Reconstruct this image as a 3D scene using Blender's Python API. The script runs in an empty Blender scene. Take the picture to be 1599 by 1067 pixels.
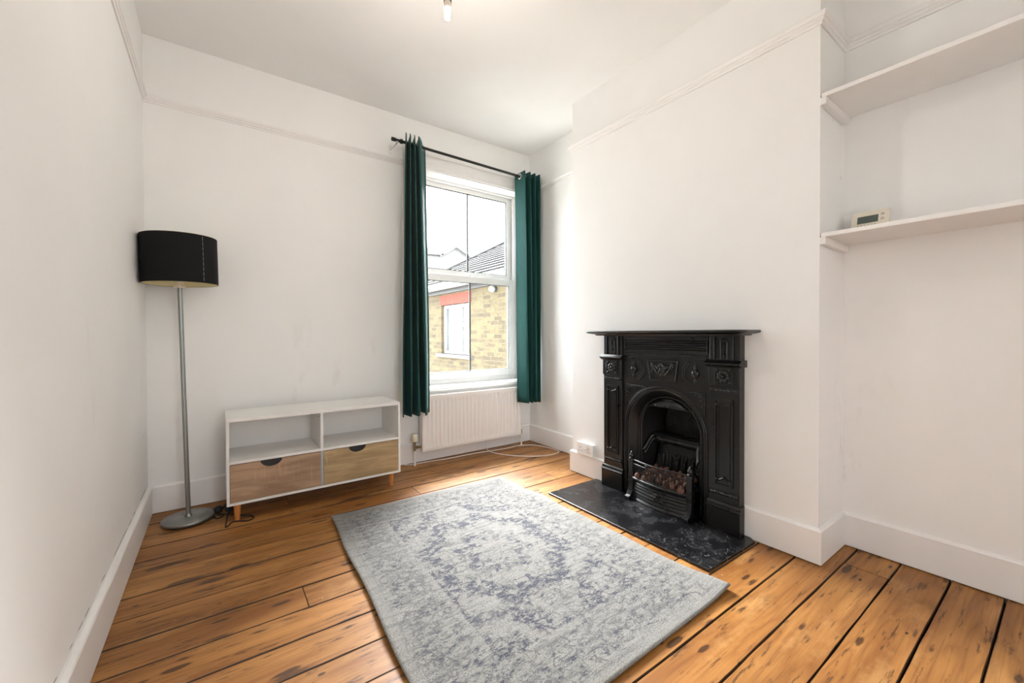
import bpy, bmesh, math, random
from mathutils import Vector, Matrix

random.seed(7)
C = bpy.context.scene.collection
PI = math.pi

# ------------------------------------------------------------------ mesh helper
class MB:
    def __init__(self):
        self.v = []; self.f = []; self.sm = []; self.att = []; self.uv = None
        self.cur = 0.0
    def add(self, vs, fs, smooth=False):
        o = len(self.v)
        self.v += [tuple(p) for p in vs]
        for f in fs:
            self.f.append([i + o for i in f]); self.sm.append(smooth); self.att.append(self.cur)
        return self
    def box(self, x0, x1, y0, y1, z0, z1):
        v = [(x0,y0,z0),(x1,y0,z0),(x1,y1,z0),(x0,y1,z0),(x0,y0,z1),(x1,y0,z1),(x1,y1,z1),(x0,y1,z1)]
        f = [(0,3,2,1),(4,5,6,7),(0,1,5,4),(1,2,6,5),(2,3,7,6),(3,0,4,7)]
        return self.add(v, f)
    def loft(self, rings, closed=True, cap0=True, cap1=True, smooth=True):
        n = len(rings[0]); v = [p for r in rings for p in r]; f = []
        m = n if closed else n - 1
        for i in range(len(rings) - 1):
            for j in range(m):
                k = (j + 1) % n
                f.append((i*n+j, i*n+k, (i+1)*n+k, (i+1)*n+j))
        self.add(v, f, smooth)
        if closed and cap0: self.add(rings[0], [tuple(reversed(range(n)))])
        if closed and cap1: self.add(rings[-1], [tuple(range(n))])
        return self
    def lathe(self, prof, o, axis=(0,0,1), n=24, smooth=True, ang=(0, 2*PI)):
        a = Vector(axis).normalized()
        t = Vector((1,0,0)) if abs(a.x) < .9 else Vector((0,1,0))
        u = a.cross(t).normalized(); w = a.cross(u)
        o = Vector(o); rings = []
        for r, h in prof:
            rings.append([o + a*h + (u*math.cos(2*PI*k/n) + w*math.sin(2*PI*k/n))*max(r, 1e-5) for k in range(n)])
        return self.loft(rings, smooth=smooth)
    def cyl(self, p0, p1, r0, r1=None, n=16, smooth=True):
        p0 = Vector(p0); p1 = Vector(p1); d = p1 - p0
        return self.lathe([(r0, 0), (r0 if r1 is None else r1, d.length)], p0, d, n, smooth)
    def tube(self, pts, r, n=8, closed=False, smooth=True):
        pts = [Vector(p) for p in pts]; m = len(pts); rings = []; up = None
        for i in range(m):
            a = pts[(i-1) % m] if (closed or i > 0) else pts[i]
            b = pts[(i+1) % m] if (closed or i < m-1) else pts[i]
            t = (b - a).normalized()
            if up is None:
                up = t.orthogonal().normalized()
            up = (up - t*up.dot(t)).normalized()
            w = t.cross(up)
            rr = r(i/(m-1)) if callable(r) else r
            rings.append([pts[i] + (up*math.cos(2*PI*k/n) + w*math.sin(2*PI*k/n))*rr for k in range(n)])
        if closed: rings.append(rings[0]); return self.loft(rings, cap0=False, cap1=False, smooth=smooth)
        return self.loft(rings, smooth=smooth)
    def ball(self, c, r, nu=12, nv=8):
        if not hasattr(r, '__len__'): r = (r, r, r)
        c = Vector(c); rings = []
        for i in range(nv + 1):
            t = PI*i/nv
            rings.append([c + Vector((r[0]*math.sin(t)*math.cos(2*PI*k/nu), r[1]*math.sin(t)*math.sin(2*PI*k/nu), -r[2]*math.cos(t))) for k in range(nu)])
        return self.loft(rings, cap0=False, cap1=False)
    def prism(self, poly, fn0, fn1):
        """poly: 2-D outline; fn0/fn1 turn (a,b) into 3-D points on both faces"""
        n = len(poly); v = [fn0(a, b) for a, b in poly] + [fn1(a, b) for a, b in poly]
        f = [tuple(reversed(range(n))), tuple(range(n, 2*n))] + [(i, (i+1) % n, n + (i+1) % n, n + i) for i in range(n)]
        return self.add(v, f)
    def sweep(self, prof, path):
        """prof (d,z) closed outline; path of (x,y), d measured to the left of travel; mitred"""
        P = [Vector(p) for p in path]; m = len(P); rings = []
        N = []
        for i in range(m-1):
            t = (P[i+1]-P[i]).normalized(); N.append(Vector((-t.y, t.x)))
        for i in range(m):
            if i == 0: o = N[0]
            elif i == m-1: o = N[-1]
            else: o = (N[i-1]+N[i])/(1+N[i-1].dot(N[i]))
            rings.append([(P[i].x+o.x*d, P[i].y+o.y*d, z) for d, z in prof])
        return self.loft(rings, smooth=False)

def obj(name, mb, mat, parent=None, bevel=0, seg=2, subsurf=0, solid=0, auto=None):
    me = bpy.data.meshes.new(name)
    off = Vector((0,0,0)); p = parent
    while p is not None:
        off += p.location; p = p.parent
    me.from_pydata([Vector(v) - off for v in mb.v], [], mb.f)
    me.polygons.foreach_set('use_smooth', mb.sm)
    at = me.attributes.new('piece', 'FLOAT', 'FACE')
    at.data.foreach_set('value', mb.att)
    bm = bmesh.new(); bm.from_mesh(me)
    bmesh.ops.remove_doubles(bm, verts=bm.verts, dist=1e-6) if auto else None
    bmesh.ops.recalc_face_normals(bm, faces=bm.faces)
    bm.to_mesh(me); bm.free()
    o = bpy.data.objects.new(name, me); C.objects.link(o)
    me.materials.append(mat)
    if parent is not None: o.parent = parent
    if solid:
        s = o.modifiers.new('Solidify', 'SOLIDIFY'); s.thickness = solid; s.offset = 0
    if bevel:
        b = o.modifiers.new('Bevel', 'BEVEL'); b.width = bevel; b.segments = seg; b.limit_method = 'ANGLE'; b.angle_limit = math.radians(40)
        b.use_clamp_overlap = True
    return o

def thing(name, label, cat, loc, group=None):
    o = bpy.data.objects.new(name, None); C.objects.link(o); o.location = loc
    o.empty_display_size = .1
    return tag(o, label, cat, group)
def tag(o, label, cat, group=None):
    o['label'] = label; o['category'] = cat
    if group: o['group'] = group
    return o
def struct(o, label=None):
    o['kind'] = 'structure'
    if label: o['label'] = label
    return o

# ------------------------------------------------------------------ materials
def lin(r, g, b):
    f = lambda c: (c/255/12.92) if c/255 <= .04045 else ((c/255+.055)/1.055)**2.4
    return (f(r), f(g), f(b), 1)

class NT:
    def __init__(self, name):
        self.m = bpy.data.materials.new(name); self.m.use_nodes = True
        self.t = self.m.node_tree; self.t.nodes.clear()
        self.out = self.t.nodes.new('ShaderNodeOutputMaterial')
    def n(self, kind, **kw):
        nd = self.t.nodes.new('ShaderNode' + kind)
        for k, v in kw.items():
            if k.startswith('_'): setattr(nd, k[1:], v)
            else:
                s = nd.inputs[k.replace('__', ' ')] if isinstance(k, str) and not k.startswith('i') or not k[1:].isdigit() else nd.inputs[int(k[1:])]
                self.set(s, v)
        return nd
    def set(self, sock, v):
        if hasattr(v, 'is_output'): self.t.links.new(v, sock)
        else: sock.default_value = v
    def math(self, op, a, b=0.0, c=None, clamp=False):
        nd = self.t.nodes.new('ShaderNodeMath'); nd.operation = op; nd.use_clamp = clamp
        self.set(nd.inputs[0], a); self.set(nd.inputs[1], b)
        if c is not None: self.set(nd.inputs[2], c)
        return nd.outputs[0]
    def mix(self, fac, a, b, mode='MIX'):
        nd = self.t.nodes.new('ShaderNodeMix'); nd.data_type = 'RGBA'; nd.blend_type = mode
        self.set(nd.inputs['Factor'], fac); self.set(nd.inputs[6], a); self.set(nd.inputs[7], b)
        return nd.outputs[2]
    def mapping(self, src, scale=(1,1,1), loc=(0,0,0), rot=(0,0,0)):
        nd = self.t.nodes.new('ShaderNodeMapping')
        self.t.links.new(src, nd.inputs[0])
        self.set(nd.inputs['Location'], loc); nd.inputs['Rotation'].default_value = rot; nd.inputs['Scale'].default_value = scale
        return nd.outputs[0]
    def noise(self, vec, scale, detail=3, rough=.55, dist=0, out=0):
        nd = self.t.nodes.new('ShaderNodeTexNoise')
        self.t.links.new(vec, nd.inputs['Vector'])
        nd.inputs['Scale'].default_value = scale; nd.inputs['Detail'].default_value = detail
        nd.inputs['Roughness'].default_value = rough; nd.inputs['Distortion'].default_value = dist
        return nd.outputs[out]
    def vor(self, vec, scale, feature='F1', out='Distance', rand=1.0):
        nd = self.t.nodes.new('ShaderNodeTexVoronoi'); nd.feature = feature
        self.t.links.new(vec, nd.inputs['Vector']); nd.inputs['Scale'].default_value = scale
        nd.inputs['Randomness'].default_value = rand
        return nd.outputs[out]
    def ramp(self, fac, stops, interp='LINEAR'):
        nd = self.t.nodes.new('ShaderNodeValToRGB'); self.set(nd.inputs[0], fac)
        cr = nd.color_ramp; cr.interpolation = interp
        while len(cr.elements) < len(stops): cr.elements.new(.5)
        for e, (p, c) in zip(cr.elements, stops):
            e.position = p; e.color = c if hasattr(c, '__len__') else (c, c, c, 1)
        return nd.outputs[0]
    def sstep(self, v, a, b):
        nd = self.t.nodes.new('ShaderNodeMapRange'); nd.interpolation_type = 'SMOOTHSTEP'
        self.set(nd.inputs[0], v); nd.inputs[1].default_value = a; nd.inputs[2].default_value = b
        return nd.outputs[0]
    def coord(self, which='Object'):
        return self.t.nodes.new('ShaderNodeTexCoord').outputs[which]
    def sep(self, v):
        nd = self.t.nodes.new('ShaderNodeSeparateXYZ'); self.t.links.new(v, nd.inputs[0]); return nd.outputs
    def comb(self, x, y, z):
        nd = self.t.nodes.new('ShaderNodeCombineXYZ')
        for i, s in enumerate((x, y, z)): self.set(nd.inputs[i], s)
        return nd.outputs[0]
    def bump(self, h, strength=.2, dist=.002):
        nd = self.t.nodes.new('ShaderNodeBump'); self.set(nd.inputs['Height'], h)
        nd.inputs['Strength'].default_value = strength; nd.inputs['Distance'].default_value = dist
        return nd.outputs[0]
    def bsdf(self, color, rough=.5, metal=0, normal=None, spec=.5, sheen=0, coat=0, sheen_tint=None):
        b = self.t.nodes.new('ShaderNodeBsdfPrincipled')
        self.set(b.inputs['Base Color'], color); self.set(b.inputs['Roughness'], rough)
        self.set(b.inputs['Metallic'], metal); self.set(b.inputs['Specular IOR Level'], spec)
        b.inputs['Sheen Weight'].default_value = sheen; b.inputs['Coat Weight'].default_value = coat
        if sheen_tint: b.inputs['Sheen Tint'].default_value = sheen_tint; b.inputs['Sheen Roughness'].default_value = .35
        if normal is not None: self.t.links.new(normal, b.inputs['Normal'])
        self.t.links.new(b.outputs[0], self.out.inputs[0])
        return self.m

def simple(name, col, rough=.5, metal=0, spec=.5, nscale=60, namt=.04, bump=0.0, bscale=200, coat=0):
    t = NT(name); co = t.coord()
    n = t.noise(co, nscale)
    c = t.mix(t.math('MULTIPLY', n, 1.0), tuple(x*(1-namt*2) for x in col[:3])+(1,), tuple(min(1, x*(1+namt*2)) for x in col[:3])+(1,))
    nm = t.bump(t.noise(co, bscale), bump, .001) if bump else None
    return t.bsdf(c, rough, metal, nm, spec, coat=coat)

def wall_paint(name, col, crack_z=None, marks=True):
    t = NT(name); co = t.coord()
    big = t.noise(co, 1.3, 4, .6)
    c = t.mix(t.sstep(big, .3, .7), tuple(x*.965 for x in col[:3])+(1,), col)
    if marks:
        # scuffs and grey smudges low on the wall
        z = t.sep(co)[2]
        sm = t.noise(t.mapping(co, (2.2, 2.2, .8)), 2.6, 5, .65)
        k = t.math('MULTIPLY', t.sstep(sm, .60, .78), t.sstep(z, 1.5, .1))
        c = t.mix(t.math('MULTIPLY', k, .22), c, lin(120, 112, 100))
        sp = t.vor(co, 2.1); f = t.sstep(sp, .035, .015)
        c = t.mix(t.math('MULTIPLY', f, .35), c, lin(178, 160, 130))
    if crack_z:
        x, y, z = t.sep(co)
        wob = t.noise(co, 9, 3)
        line = t.math('ABSOLUTE', t.math('SUBTRACT', z, t.math('ADD', crack_z, t.math('MULTIPLY', t.math('SUBTRACT', wob, .5), .012))))
        f = t.math('MULTIPLY', t.sstep(line, .0034, .0012), t.sstep(t.noise(co, 6.5, 2), .47, .53))
        c = t.mix(t.math('MULTIPLY', f, .85), c, lin(62, 58, 52))
    h = t.math('ADD', t.noise(co, 8, 3), t.math('MULTIPLY', t.noise(co, 160, 2), .12))
    return t.bsdf(c, .62, 0, t.bump(h, .12, .01), .3)

WHITE = (.865, .862, .852, 1)
M = {}
M['wall'] = wall_paint('white_wall_paint', WHITE)
M['wall_left'] = wall_paint('white_wall_paint_scuffed', WHITE, crack_z=.168)
M['ceiling'] = wall_paint('white_ceiling_paint', (.865, .862, .852, 1), marks=False)
M['trim'] = simple('white_gloss_paint', (.82, .805, .795, 1), .38, nscale=9, namt=.015, bump=.08, bscale=30)
M['upvc'] = simple('white_window_plastic', (.80, .80, .79, 1), .3, nscale=12, namt=.01)
M['gasket'] = simple('grey_gasket', lin(92, 94, 96), .6)
M['chrome'] = simple('chrome', (.75, .75, .75, 1), .2, 1)
M['rod'] = simple('black_rod_metal', lin(30, 29, 29), .4, .3)

# floor boards
def flin(r, g, b):
    c = lin(r, g, b); return (c[0]*.74, c[1]*.715, c[2]*.635, 1)
def floor_mat():
    t = NT('old_pine_boards'); co = t.coord()
    a = t.t.nodes.new('ShaderNodeAttribute'); a.attribute_name = 'piece'
    pid = a.outputs['Fac']
    x, y, z = t.sep(co)
    off = t.comb(t.math('ADD', x, t.math('MULTIPLY', pid, 37.0)), t.math('ADD', y, t.math('MULTIPLY', pid, 11.0)), pid)
    # growth-ring figure: contour lines of a stretched noise
    base = t.noise(t.mapping(off, (.9, 7.5, 1)), 1.0, 2, .45, .35)
    rings = t.math('POWER', t.math('PINGPONG', t.math('MULTIPLY', base, 19.0), 1.0), 2.0)
    fine = t.noise(t.mapping(off, (3.0, 90, 1)), 1.0, 4, .68)
    broad = t.noise(t.mapping(off, (.8, 6.5, 1)), 1.4, 4, .6)
    col = t.mix(t.sstep(broad, .28, .72), flin(146, 96, 48), flin(218, 160, 94))
    pv = t.math('FRACT', t.math('MULTIPLY', pid, 7.31))
    col = t.mix(t.math('MULTIPLY', pv, .45), col, flin(168, 110, 54))
    col = t.mix(t.math('MULTIPLY', rings, .40), col, flin(124, 70, 30))
    col = t.mix(t.math('MULTIPLY', t.sstep(fine, .45, .72), .45), col, flin(112, 66, 30))
    pale = t.noise(t.mapping(off, (1.5, 3.5, 1)), 2.2, 5, .65)
    col = t.mix(t.math('MULTIPLY', t.sstep(pale, .54, .72), .45), col, flin(216, 170, 114))
    # knots
    def knots(scl, size, keep, dark):
        mp = t.mapping(off, scl)
        kd = t.vor(mp, 1.0); kc = t.sep(t.vor(mp, 1.0, out='Color'))
        ks = t.math('MULTIPLY', t.math('GREATER_THAN', kc[0], keep), t.math('MULTIPLY', t.math('ADD', kc[1], .35), size))
        d = t.math('SUBTRACT', t.math('ADD', kd, t.math('MULTIPLY', t.math('SUBTRACT', t.noise(t.mapping(off, (16, 60, 1)), 1.0, 3, .7), .5), .30)), ks)
        return t.math('MULTIPLY', t.sstep(d, .05, -.03), dark), t.math('MULTIPLY', t.sstep(t.math('ABSOLUTE', d), .10, .0), t.math('GREATER_THAN', kc[0], keep))
    kf, kr = knots((2.2, 8.0, 1), .11, .50, .72)
    kf2, kr2 = knots((6.0, 22.0, 1), .19, .56, .82)
    col = t.mix(t.math('MULTIPLY', t.math('MAXIMUM', kr, kr2), .35), col, flin(104, 56, 24))
    col = t.mix(t.math('MAXIMUM', kf, kf2), col, flin(54, 30, 16))
    # dark streaks and grime
    st = t.noise(t.mapping(off, (4.2, 34, 1)), 1.5, 5, .72)
    col = t.mix(t.math('MULTIPLY', t.sstep(st, .570, .66), .74), col, flin(58, 34, 18))
    gr = t.noise(t.mapping(co, (1, 2.2, 1)), 3.4, 6, .72)
    col = t.mix(t.math('MULTIPLY', t.sstep(gr, .56, .74), .50), col, flin(84, 60, 40))
    # nail holes
    nmp = t.mapping(off, (6, 13, 1))
    nd = t.vor(nmp, 1.0); nc = t.sep(t.vor(nmp, 1.0, out='Color'))[1]
    nf = t.math('MULTIPLY', t.sstep(nd, .085, .05), t.sstep(nc, .50, .55))
    col = t.mix(t.math('MULTIPLY', nf, .88), col, flin(36, 22, 14))
    # chalky specks
    sp = t.vor(co, 16); sc = t.sep(t.vor(co, 16, out='Color'))[0]
    sf = t.math('MULTIPLY', t.sstep(sp, .06, .03), t.sstep(sc, .93, .94))
    col = t.mix(sf, col, flin(225, 210, 190))
    ed = t.t.nodes.new('ShaderNodeAttribute'); ed.attribute_name = 'worn_edge'
    col = t.mix(t.math('MULTIPLY', ed.outputs['Fac'], .88), col, flin(40, 26, 16))
    rough = t.math('ADD', .34, t.math('MULTIPLY', t.noise(co, 7, 4), .22))
    h = t.math('SUBTRACT', t.math('ADD', t.math('MULTIPLY', fine, .5), t.math('MULTIPLY', broad, .8)), t.math('MULTIPLY', nf, .6))
    return t.bsdf(col, rough, 0, t.bump(h, .25, .004), .38)
M['floor'] = floor_mat()
M['underfloor'] = simple('dusty_gap', lin(20, 15, 12), .95)

# ------------------------------------------------------------------ room dimensions
XL, YB, XA, XC, YC0, YC1, XR, H = -.3287, 3.031, 2.3782, 2.0989, .6594, 2.1665, 2.4019, 2.6665
YR = -1.5                                                # wall behind the camera
WX0, WX1, WZ0, WZ1 = 1.31, 2.31, .560, 2.30              # window opening

# floor: real boards with gaps, running along x
seams = [3.08, 2.868, 2.71, 2.562, 2.409, 2.267, 2.105, 1.949, 1.798, 1.648, 1.492, 1.339, 1.192, 1.04, .893, .740, .597, .449, .301, .159, .01, -.14, -.29, -.44, -.59, -.74, -.89, -1.04, -1.19, -1.34, -1.52]
joints = {8: [.261], 3: [1.02], 16: [2.2], 13: [.62], 5: [1.9], 18: [1.1], 1: [.33], 21: [.9], 10: [1.35], 23: [1.7]}
fb = MB(); fuv = []
for i in range(len(seams)-1):
    y1, y0 = seams[i], seams[i+1]
    xs = [XL-.02] + joints.get(i, []) + [XR+.02]
    for j in range(len(xs)-1):
        fb.cur = random.random()
        g = random.uniform(.0012, .0022) if y0 > .8 else random.uniform(.0012, .0026)
        c1, c0 = random.uniform(.0012, .0030), random.uniform(.0012, .0030)
        dz = random.uniform(-.0010, .0004)
        a, b = xs[j] + (.0016 if j else 0), xs[j+1] - (.0016 if j < len(xs)-2 else 0)
        n = max(2, int((b-a)/.12))
        for k in range(n+1):
            x = a+(b-a)*k/n; w = random.uniform(-.0010, .0010)
            fb.v += [(x, y0+g+w, -.022), (x, y1-g+w, -.022), (x, y1-g+w, dz-.0035), (x, y1-g-c1+w, dz), (x, y0+g+c0+w, dz), (x, y0+g+w, dz-.0035)]
        o = len(fb.v)-6*(n+1)
        for k in range(n):
            for q in range(6):
                r_ = (q+1) % 6
                fb.f.append([o+6*k+q, o+6*k+r_, o+6*k+6+r_, o+6*k+6+q]); fb.sm.append(False); fb.att.append(fb.cur)
        for k in (0, n):
            fb.f.append([o+6*k+q for q in range(6)]); fb.sm.append(False); fb.att.append(fb.cur)
fl_ = struct(obj('floor', fb, M['floor']))
ea = fl_.data.attributes.new('worn_edge', 'FLOAT', 'FACE')
ea.data.foreach_set('value', [0.0 if abs(p_.normal.z) > .97 else 1.0 for p_ in fl_.data.polygons])
struct(obj('floor_base', MB().box(XL-.2, XR+.2, YR-.2, YB+.05, -.06, -.0225), M['underfloor']))

T = .22
w = MB().box(XL-T, XL, YR-T, YB+.25, -.06, H+.1)
struct(obj('wall_left', w, M['wall_left']))
w = MB()
w.box(XL, WX0, YB, YB+.25, -.06, H+.1); w.box(WX1, XR+T, YB, YB+.25, -.06, H+.1)
w.box(WX0, WX1, YB, YB+.25, -.06, WZ0); w.box(WX0, WX1, YB, YB+.25, WZ1, H+.1)
struct(obj('wall_back', w, M['wall']))
w = MB()
w.box(XR, XR+T, YR-T, YB, -.06, H+.1); w.box(XA, XR, YC1, YB, -.06, H+.1)
struct(obj('wall_right', w, M['wall']))
FS, FHW = 1.395, .27
w = MB()
w.box(XC, XR, YC0, FS-FHW, -.02, H+.02); w.box(XC, XR, FS+FHW, YC1, -.02, H+.02)
w.box(XC, XR, FS-FHW, FS+FHW, .72, H+.02); w.box(XC+.24, XR, FS-FHW, FS+FHW, -.02, .72)
struct(obj('wall_chimney', w, M['wall']), 'white plastered chimney breast behind the black fireplace')
RX0, RX1, RZ0, RZ1 = .20, .90, .60, 2.10
w = MB()
w.box(XL, RX0, YR-T, YR, -.06, H+.1); w.box(RX1, XR, YR-T, YR, -.06, H+.1)
w.box(RX0, RX1, YR-T, YR, -.06, RZ0); w.box(RX0, RX1, YR-T, YR, RZ1, H+.1)
struct(obj('wall_rear', w, M['wall']))
struct(obj('ceiling', MB().box(XL-T, XR+T, YR-T, YB+.25, H, H+.12), M['ceiling']))

# baseboards
bp_ = [(0, .004), (.016, .004), (.016, .146), (.011, .153), (.004, .156), (0, .157)]
bl = [(0, .003), (.020, .003), (.020, .146), (.017, .151), (.006, .157), (0, .158)]
struct(obj('baseboard_left', MB().sweep(bl, [(XL, YB), (XL, YR)]), M['trim'], bevel=.0015))
struct(obj('baseboard_back', MB().sweep(bp_, [(XA, YB), (XL, YB)]), M['trim'], bevel=.0015))
struct(obj('baseboard_alcove', MB().sweep(bp_, [(XA, YC1), (XA, YB)]), M['trim'], bevel=.0015))
struct(obj('baseboard_chimney', MB().sweep(bp_, [(XC, 1.828), (XC, YC1), (XA, YC1)]), M['trim'], bevel=.0015))
struct(obj('baseboard_corner', MB().sweep(bp_, [(XR, YC0), (XC, YC0), (XC, .962)]), M['trim'], bevel=.0015))
struct(obj('baseboard_right', MB().sweep(bp_, [(XR, YR), (XR, YC0)]), M['trim'], bevel=.0015))
# picture rails
def rail(z0, z1, d=.026):
    h = z1 - z0
    return [(0, z0), (.007, z0), (.009, z0+.24*h), (.015, z0+.30*h), (.016, z0+.52*h), (.021, z0+.58*h), (d, z0+.86*h), (d, z0+h), (0, z0+h)]
struct(obj('trim_1', MB().sweep(rail(2.293, 2.331), [(1.146, YB), (XL, YB)]), M['trim'], bevel=.001), 'moulded picture rail on the window wall')
struct(obj('trim_2', MB().sweep(rail(2.300, 2.338, .012), [(XL, YB), (XL, YR)]), M['trim'], bevel=.001), 'thin picture rail on the plain wall beside the lamp')
struct(obj('trim_3', MB().sweep(rail(2.315, 2.362), [(XR, YC0), (XC, YC0), (XC, YC1), (XA, YC1)]), M['trim'], bevel=.001), 'picture rail wrapping the chimney breast')
struct(obj('trim_4', MB().sweep(rail(2.315, 2.362), [(XR, YR), (XR, YC0)]), M['trim'], bevel=.001), 'picture rail in the shelved alcove')
struct(obj('trim_5', MB().sweep(rail(2.300, 2.335), [(XA, YC1), (XA, YB)]), M['trim'], bevel=.001), 'picture rail in the alcove beside the window')

# window architrave boards
a = MB()
a.box(1.146, 1.30, YB-.012, YB, WZ0+.03, WZ1+.012); a.box(WX1+.01, XA, YB-.012, YB, WZ0+.03, WZ1+.012)
a.box(1.146, XA, YB-.012, YB, WZ1+.012, 2.43)
a.box(1.146, 1.165, YB-.020, YB-.012, WZ0+.03, 2.41); a.box(1.146, XA, YB-.020, YB-.012, 2.41, 2.43)
struct(obj('trim_6', a, M['trim'], bevel=.002), 'flat white architrave around the sash window')

# ------------------------------------------------------------------ window_1
def glass_mat():
    t = NT('window_glass')
    tr = t.n('BsdfTransparent'); tr.inputs[0].default_value = (.97, .98, .98, 1)
    gl = t.n('BsdfGlossy'); gl.inputs['Roughness'].default_value = .02
    fr = t.n('Fresnel'); fr.inputs[0].default_value = 1.35
    mx = t.t.nodes.new('ShaderNodeMixShader'); ge = t.n('NewGeometry')
    t.t.links.new(t.math('MULTIPLY', fr.outputs[0], t.math('SUBTRACT', 1.0, ge.outputs['Backfacing'])), mx.inputs[0]); t.t.links.new(tr.outputs[0], mx.inputs[1]); t.t.links.new(gl.outputs[0], mx.inputs[2])
    t.t.links.new(mx.outputs[0], t.out.inputs[0])
    return t.m
M['glass'] = glass_mat()
YG = 3.162
win = bpy.data.objects.new('window_1', None); C.objects.link(win); win.location = (1.81, YG, WZ0); struct(win, 'white sash window with two wide panes')
f = MB()     # outer frame
f.box(WX0, WX0+.03, YG-.01, YG+.08, WZ0, WZ1); f.box(WX1-.03, WX1, YG-.01, YG+.08, WZ0, WZ1)
f.box(WX0+.03, WX1-.03, YG-.01, YG+.08, 2.285, WZ1); f.box(WX0+.03, WX1-.03, YG-.01, YG+.08, WZ0, .616)
obj('window_frame', f, M['upvc'], win, bevel=.003)
GX0, GX1 = 1.395, 2.225
def sash(name, z0, z1, gz0, gz1, y):
    s = MB()
    s.box(WX0+.03, GX0, y, y+.035, z0, z1); s.box(GX1, WX1-.03, y, y+.035, z0, z1)
    s.box(GX0, GX1, y, y+.035, z0, gz0); s.box(GX0, GX1, y, y+.035, gz1, z1)
    o = obj(name, s, M['upvc'], win, bevel=.003)
    b = MB(); e = .0055
    b.box(GX0, GX0+e, y+.006, y+.02, gz0, gz1); b.box(GX1-e, GX1, y+.006, y+.02, gz0, gz1)
    b.box(GX0, GX1, y+.006, y+.02, gz0, gz0+e); b.box(GX0, GX1, y+.006, y+.02, gz1-e, gz1)
    obj('glazing_gasket', b, M['gasket'], o)
    obj('glazing_bar', MB().box(1.802, 1.816, y+.012, y+.022, gz0, gz1), M['bar'], o)
    obj('window_pane', MB().box(GX0, GX1, y+.0155, y+.0185, gz0, gz1), M['glass'], o)
    return o
M['bar'] = simple('grey_glazing_bar', lin(88, 90, 92), .5)
us = sash('upper_sash', 1.495, 2.285, 1.555, 2.247, YG+.022)
ls = sash('lower_sash', .616, 1.512, .676, 1.455, YG-.016)
lt = MB(); lt.cyl((1.80, YG-.018, 1.514), (1.80, YG-.018, 1.526), .014, .012); lt.box(1.785, 1.85, YG-.026, YG-.010, 1.522, 1.532)
obj('sash_latch', lt, M['chrome'], ls, bevel=.002)
struct(obj('trim_7', MB().box(WX0-.02, WX1+.02, YB-.03, YG-.01, WZ0-.012, WZ0+.012).box(WX0, WX1, YB+.0, YG-.0, WZ0+.012, WZ0+.02), M['trim'], bevel=.003), 'white window sill board above the radiator')

# unseen window added behind the camera to let in fill daylight
rw = bpy.data.objects.new('rear_fill_window', None); C.objects.link(rw); rw.location = ((RX0+RX1)/2, YR-.1, RZ0); struct(rw)
f = MB()
for x in (RX0, (RX0+RX1)/2-.03, RX1-.06): f.box(x, x+.06, YR-.14, YR-.08, RZ0, RZ1)
for z in (RZ0, RZ1-.06):
    f.box(RX0+.06, (RX0+RX1)/2-.03, YR-.14, YR-.08, z, z+.06); f.box((RX0+RX1)/2+.03, RX1-.06, YR-.14, YR-.08, z, z+.06)
obj('window_frame', f, M['upvc'], rw, bevel=.003)

# ------------------------------------------------------------------ curtains
def velvet():
    t = NT('teal_velvet'); co = t.coord()
    n = t.noise(t.mapping(co, (1, 1, .25)), 26, 4, .6)
    c = t.mix(n, (.010, .050, .046, 1), (.017, .076, .070, 1))
    return t.bsdf(c, .75, 0, t.bump(t.noise(co, 420, 2), .15, .001), .15, sheen=.12, sheen_tint=(.6, .75, .72, 1))
M['velvet'] = velvet()
def curtain(name, label, top, bot, ztop, zbot, loc, rodz):
    root = thing(name, label, 'curtain', loc, 'teal velvet curtains at the window')
    mb = MB(); nz = 40; sub = 10; rows = []
    for iz in range(nz+1):
        t = iz/nz; z = ztop + (zbot-ztop)*t; row = []
        e = t**.75
        for i in range(len(top)-1):
            for k in range(sub + (1 if i == len(top)-2 else 0)):
                s = k/sub; cs = (1-math.cos(PI*s))/2
                xt = top[i][0]+(top[i+1][0]-top[i][0])*(s*.55+cs*.45); yt = top[i][1]+(top[i+1][1]-top[i][1])*cs
                xb = bot[i][0]+(bot[i+1][0]-bot[i][0])*(s*.85+cs*.15); yb = bot[i][1]+(bot[i+1][1]-bot[i][1])*cs
                wob = .006*math.sin(3.1*t*2+i*1.7)*t
                row.append((xt+(xb-xt)*e+wob, yt+(yb-yt)*e+wob*.5, z + (.006*math.cos(PI*i) if iz == 0 else 0) - (.006*math.sin(i*2.3) if iz == nz else 0)))
        rows.append(row)
    mb.loft(rows, closed=False)
    obj('cloth', mb, M['velvet'], root, solid=.004)
    hm = MB()
    hm.loft([[ (p[0]*1, p[1], zbot+.045+ (p[2]-zbot)*.0 - q) for p in rows[-2]] for q in (0, .0025)], closed=False)
    for i in range(len(top)-1):
        x = (top[i][0]+top[i+1][0])/2; y = (top[i][1]+top[i+1][1])/2
        d = Vector((top[i+1][0]-top[i][0], top[i+1][1]-top[i][1], 0)).normalized(); nx = Vector((-d.y, d.x, 0))
        c = Vector((x, y, rodz))
        pts = [c + d*(.021*math.cos(2*PI*k/24)) + Vector((0, 0, .021*math.sin(2*PI*k/24))) for k in range(24)]
        obj('eyelet', MB().tube(pts, .0045, 8, closed=True), M['chrome'], root)
    return root
yf, yr_ = 2.812, 2.966
topL = [(1.094, yf), (1.165, yr_), (1.125, yf), (1.198, yr_), (1.157, yf), (1.232, yr_), (1.188, yf), (1.308, yr_)]
botL = [(1.052, 2.79), (1.10, 2.90), (1.11, 2.785), (1.165, 2.895), (1.168, 2.78), (1.225, 2.89), (1.222, 2.785), (1.303, 2.895)]
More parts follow.
